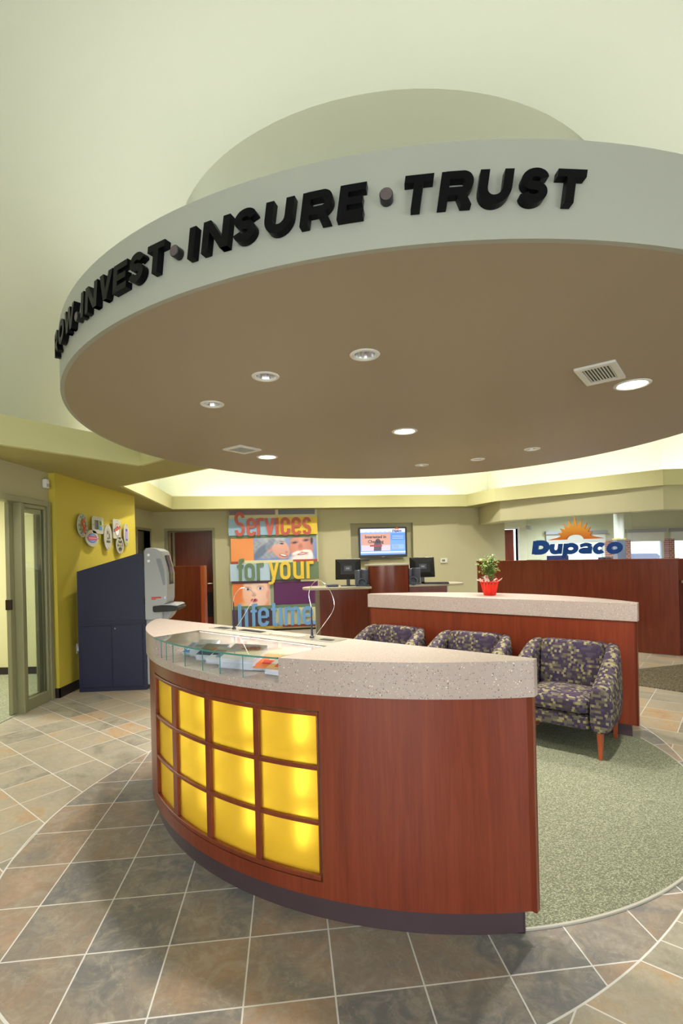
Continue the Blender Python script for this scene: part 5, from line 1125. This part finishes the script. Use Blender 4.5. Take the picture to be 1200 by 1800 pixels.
for r in ((404, 896, 481.8, 906, MAUVE, .05), (487.2, 896, 550.5, 906, SLATE, .05), (481.8, 896, 487.2, 906, CREAM, .045), (403.2, 906, 552, 912, CREAM, .055), (402, 912, 484, 941, SKY, .07), (484, 910.5, 554.3, 941, YEL, .072), (404.3, 941, 552, 946, GRN, .05), (405, 946, 443.7, 985.8, ORG, .045),
          (404.5, 985.8, 417, 990.5, BRK, .055), (417, 984.5, 510.8, 989.5, CREAM, .055), (510.8, 984.5, 553, 989.5, BRK, .055), (403.2, 990, 470.5, 1019.5, PBLUE, .07), (470.5, 989, 555, 1018.5, GRN, .068), (405, 1019.5, 523.2, 1024, PLUM, .055), (523.2, 1018.5, 554.3, 1023, CREAM, .055),
          (470.7, 1023.5, 476.3, 1063, SAGE, .045), (476.3, 1023, 552.8, 1062, PURP, .048), (406.5, 1062.5, 554.7, 1068.5, GRN, .055), (405, 1068.5, 474, 1098, DMAUVE, .065), (474, 1068, 555.8, 1097, CREAM, .062), (430, 1098, 490.2, 1102, YEL, .055), (490.2, 1097, 555.5, 1101, BRK, .055)):
    sblock(*r)
# printed photographs: a painted colour field on a fine grid
def photo_panel(x0, y0, x1, y1, fn, nx, ny, d, nm):
    a, b = sp(x0, y1); c, e = sp(x1, y0); bm = BM(); cl = bm.loops.layers.float_color.new('print'); V = [[bm.verts.new((a+(c-a)*i/nx, -d, b+(e-b)*j/ny)) for i in range(nx+1)] for j in range(ny+1)]
    for j in range(ny):
        for i in range(nx):
            f = bm.faces.new([V[j][i], V[j][i+1], V[j+1][i+1], V[j+1][i]])
            for lp, (ii, jj) in zip(f.loops, ((i, j), (i+1, j), (i+1, j+1), (i, j+1))): lp[cl] = (*srgb(*[max(0, min(255, t)) for t in fn(ii/nx, 1-jj/ny)]), 1)
    W_ = [[bm.verts.new((p, -d+.02, q)) for p, q in ((a, b), (c, b), (c, e), (a, e))]]
    cs = [V[0][0], V[0][nx], V[ny][nx], V[ny][0]]
    bm.faces.new(W_[0][::-1])
    m = bpy.data.materials.get('printed_photo')
    if not m:
        m = mat('printed_photo', (1, 1, 1), .45); at_ = m.node_tree.nodes.new('ShaderNodeVertexColor'); at_.layer_name = 'print'; m.node_tree.links.new(at_.outputs[0], m.node_tree.nodes['Principled BSDF'].inputs[0])
    o = fin(nm, bm, m, parent=sgn, recalc=False, smooth=False); return o
def lerp(a, b, t): t = max(0, min(1, t)); return tuple(p+(q-p)*t for p, q in zip(a, b))
def el(x, y, cx, cy, rx, ry, rot=0, soft=.15):
    c, s_ = cos(rot), sin(rot); u = ((x-cx)*c+(y-cy)*s_)/rx; v = (-(x-cx)*s_+(y-cy)*c)/ry; return max(0, min(1, (1-sqrt(u*u+v*v))/soft+.5))
def couple(x, y):      # x 0..1 left to right, y 0..1 top to bottom; aspect about 1.8
    X = x*1.8; Y = y; c = lerp((140, 160, 205), (118, 138, 190), Y)
    n = sin(X*37+sin(Y*19)*2)*6
    c = lerp(c, (150+n, 158+n, 172+n), el(X, Y, .42, .40, .46, .55, .3)); c = lerp(c, (96, 112, 132), .8*el(X, Y, .20, .62, .13, .36, .5, .5)); c = lerp(c, (196, 202, 208), .5*el(X, Y, .52, .10, .30, .16, .2, .8))
    sk = lerp((226, 178, 158), (196, 138, 128), (Y-.2)*.8+abs(X-.75)*.3)
    c = lerp(c, sk, el(X, Y, .76, .50, .25, .46, -.25)); c = lerp(c, sk, el(X, Y, .95, .62, .07, .10)); c = lerp(c, (206, 150, 140), el(X, Y, .45, .52, .07, .14, .2, .5))
    c = lerp(c, (168+n, 172+n, 182+n), el(X, Y, .62, .08, .26, .22, -.35, .35)); c = lerp(c, (132+n, 142+n, 160+n), .9*el(X, Y, .47, .28, .10, .30, .35, .4)); c = lerp(c, (190+n, 192+n, 198+n), .8*el(X, Y, .74, .02, .16, .11, .1, .5))
    c = lerp(c, (72, 66, 84), el(X, Y, .80, .27, .055, .035, .2, .5)); c = lerp(c, (120, 96, 92), .7*el(X, Y, .80, .18, .08, .02, .3, .8)); c = lerp(c, (174, 112, 100), .6*el(X, Y, .93, .66, .03, .05, 0, .8))
    c = lerp(c, (150, 60, 60), el(X, Y, .84, .80, .115, .060, .32, .4)); c = lerp(c, (248, 244, 240), el(X, Y, .84, .79, .095, .032, .32, .4))
    c = lerp(c, (150, 150, 160), el(X, Y, 1.38, .02, .40, .26)); m = lerp((222, 160, 140), (190, 118, 106), abs(X-1.35)*1.4+Y*.2)
    c = lerp(c, m, el(X, Y, 1.36, .46, .34, .62, -.05)); c = lerp(c, (60, 44, 48), .85*el(X, Y, 1.66, .16, .035, .16, 0, .7)); c = lerp(c, (178, 104, 96), .6*el(X, Y, 1.33, .42, .06, .14, .1, .9)); c = lerp(c, (206, 140, 120), .6*el(X, Y, 1.35, .50, .07, .06, 0, .7))
    for ex, ey in ((1.17, .24), (1.50, .14)):
        c = lerp(c, (128, 84, 84), .7*el(X, Y, ex, ey-.01, .10, .06, -.25, .8)); c = lerp(c, (60, 60, 84), el(X, Y, ex, ey, .055, .030, -.25, .6)); c = lerp(c, (168, 150, 146), .6*el(X, Y, ex, ey-.10, .11, .025, -.3, .8))
    c = lerp(c, (236, 232, 232), el(X, Y, 1.36, .99, .33, .25, -.12, .5)); c = lerp(c, (240, 236, 236), el(X, Y, 1.22, .70, .15, .07, -.55, .5)); c = lerp(c, (240, 236, 236), el(X, Y, 1.50, .62, .14, .06, .05, .5)); c = lerp(c, (240, 236, 236), el(X, Y, 1.62, .80, .07, .20, -.1, .6))
    c = lerp(c, (160, 76, 76), el(X, Y, 1.37, .755, .13, .045, -.22, .5)); c = lerp(c, (244, 238, 234), el(X, Y, 1.38, .745, .10, .018, -.22, .5)); return c
def baby(x, y):
    X = x*1.64; Y = y; c = lerp((226, 122, 62), (238, 150, 90), Y*.6); c = lerp(c, (196, 190, 186), max(0, (X-1.45)*5))
    c = lerp(c, (240, 196, 150), el(X, Y, .86, 1.05, .52, .32, 0, .6)); c = lerp(c, lerp((248, 216, 196), (226, 166, 150), abs(X-1.0)*.9+(Y-.2)*.2), el(X, Y, 1.0, .42, .58, .72, -.1, .14)); c = lerp(c, (216, 150, 134), .7*el(X, Y, 1.52, .52, .07, .20, .1, .6))
    c = lerp(c, (246, 190, 150), .6*el(X, Y, .60, .62, .18, .22, 0, 1)); c = lerp(c, (232, 200, 180), .8*el(X, Y, 1.1, .06, .4, .12, 0, .8))
    for ex, ey in ((.66, .25), (1.20, .23)):
        c = lerp(c, (196, 140, 124), .6*el(X, Y, ex, ey-.02, .15, .10, 0, .9)); c = lerp(c, (240, 240, 244), el(X, Y, ex, ey, .105, .062, 0, .4)); c = lerp(c, (70, 98, 160), el(X, Y, ex, ey, .058, .062, 0, .4)); c = lerp(c, (20, 22, 40), el(X, Y, ex, ey, .026, .030, 0, .5)); c = lerp(c, (190, 140, 120), .5*el(X, Y, ex, ey-.10, .12, .018, 0, .8))
    c = lerp(c, (222, 158, 140), .7*el(X, Y, .92, .50, .10, .10, 0, .8)); c = lerp(c, (150, 80, 72), .8*el(X, Y, .87, .55, .022, .014, 0, .6)); c = lerp(c, (150, 80, 72), .8*el(X, Y, .98, .54, .022, .014, 0, .6))
    c = lerp(c, (206, 92, 92), el(X, Y, .92, .76, .145, .085, 0, .5)); c = lerp(c, (96, 34, 40), el(X, Y, .92, .745, .085, .032, 0, .5)); return c
photo_panel(443.7, 946, 552.3, 984.5, couple, 110, 62, .049, 'couple_photograph'); photo_panel(406.5, 1024, 470.7, 1062.5, baby, 80, 50, .049, 'baby_photograph')
def sword(items, col, d, base):
    for c, x0, x1, hh, w in items:
        a, b = sp(x0, base); e, _ = sp(x1, base); bm = BM(); add_glyph(bm, glyph(c, e-a, hh*KX, w*KX), d, d+.022, lambda x, y, k: Vector((a+x, -k, b+y))); fin('letter', bm, mat('sign_%d_%d_%d' % col, srgb(*col), .5), parent=sgn)
sword([('S', 412.5, 430, 41, 5.6), ('e', 432.5, 448.5, 30.5, 5.4), ('r', 450, 462, 30, 5.4), ('v', 463, 481, 30, 5.2), ('i', 482, 487.5, 30, 5.4), ('c', 490.5, 507, 30.5, 5.4), ('e', 509.5, 526, 30.5, 5.4), ('s', 528.5, 543.5, 30.5, 5.2)], (184, 92, 76), .075, 942)
sword([('f', 415, 427, 38, 5.4), ('o', 427.5, 445, 30, 5.4), ('r', 448, 460.5, 30, 5.4)], (104, 128, 96), .075, 1019.5)
sword([('y', 469, 486.5, 30, 5.2), ('o', 488, 506, 30, 5.4), ('u', 510.5, 529, 30, 5.4), ('r', 533.5, 546, 30, 5.4)], (228, 194, 66), .075, 1018)
sword([('l', 414.5, 421, 39.5, 5.6), ('i', 426, 432, 31.5, 5.6), ('f', 436, 447.5, 39, 5.4), ('e', 448.5, 467.5, 32, 5.6), ('t', 471, 481.5, 39, 5.4), ('i', 484.5, 490, 31.5, 5.6), ('m', 493.5, 521, 31.5, 5.2), ('e', 524.5, 543, 31.5, 5.6), ('.', 542.5, 549, 8, 6.5)], (112, 164, 216), .072, 1098)
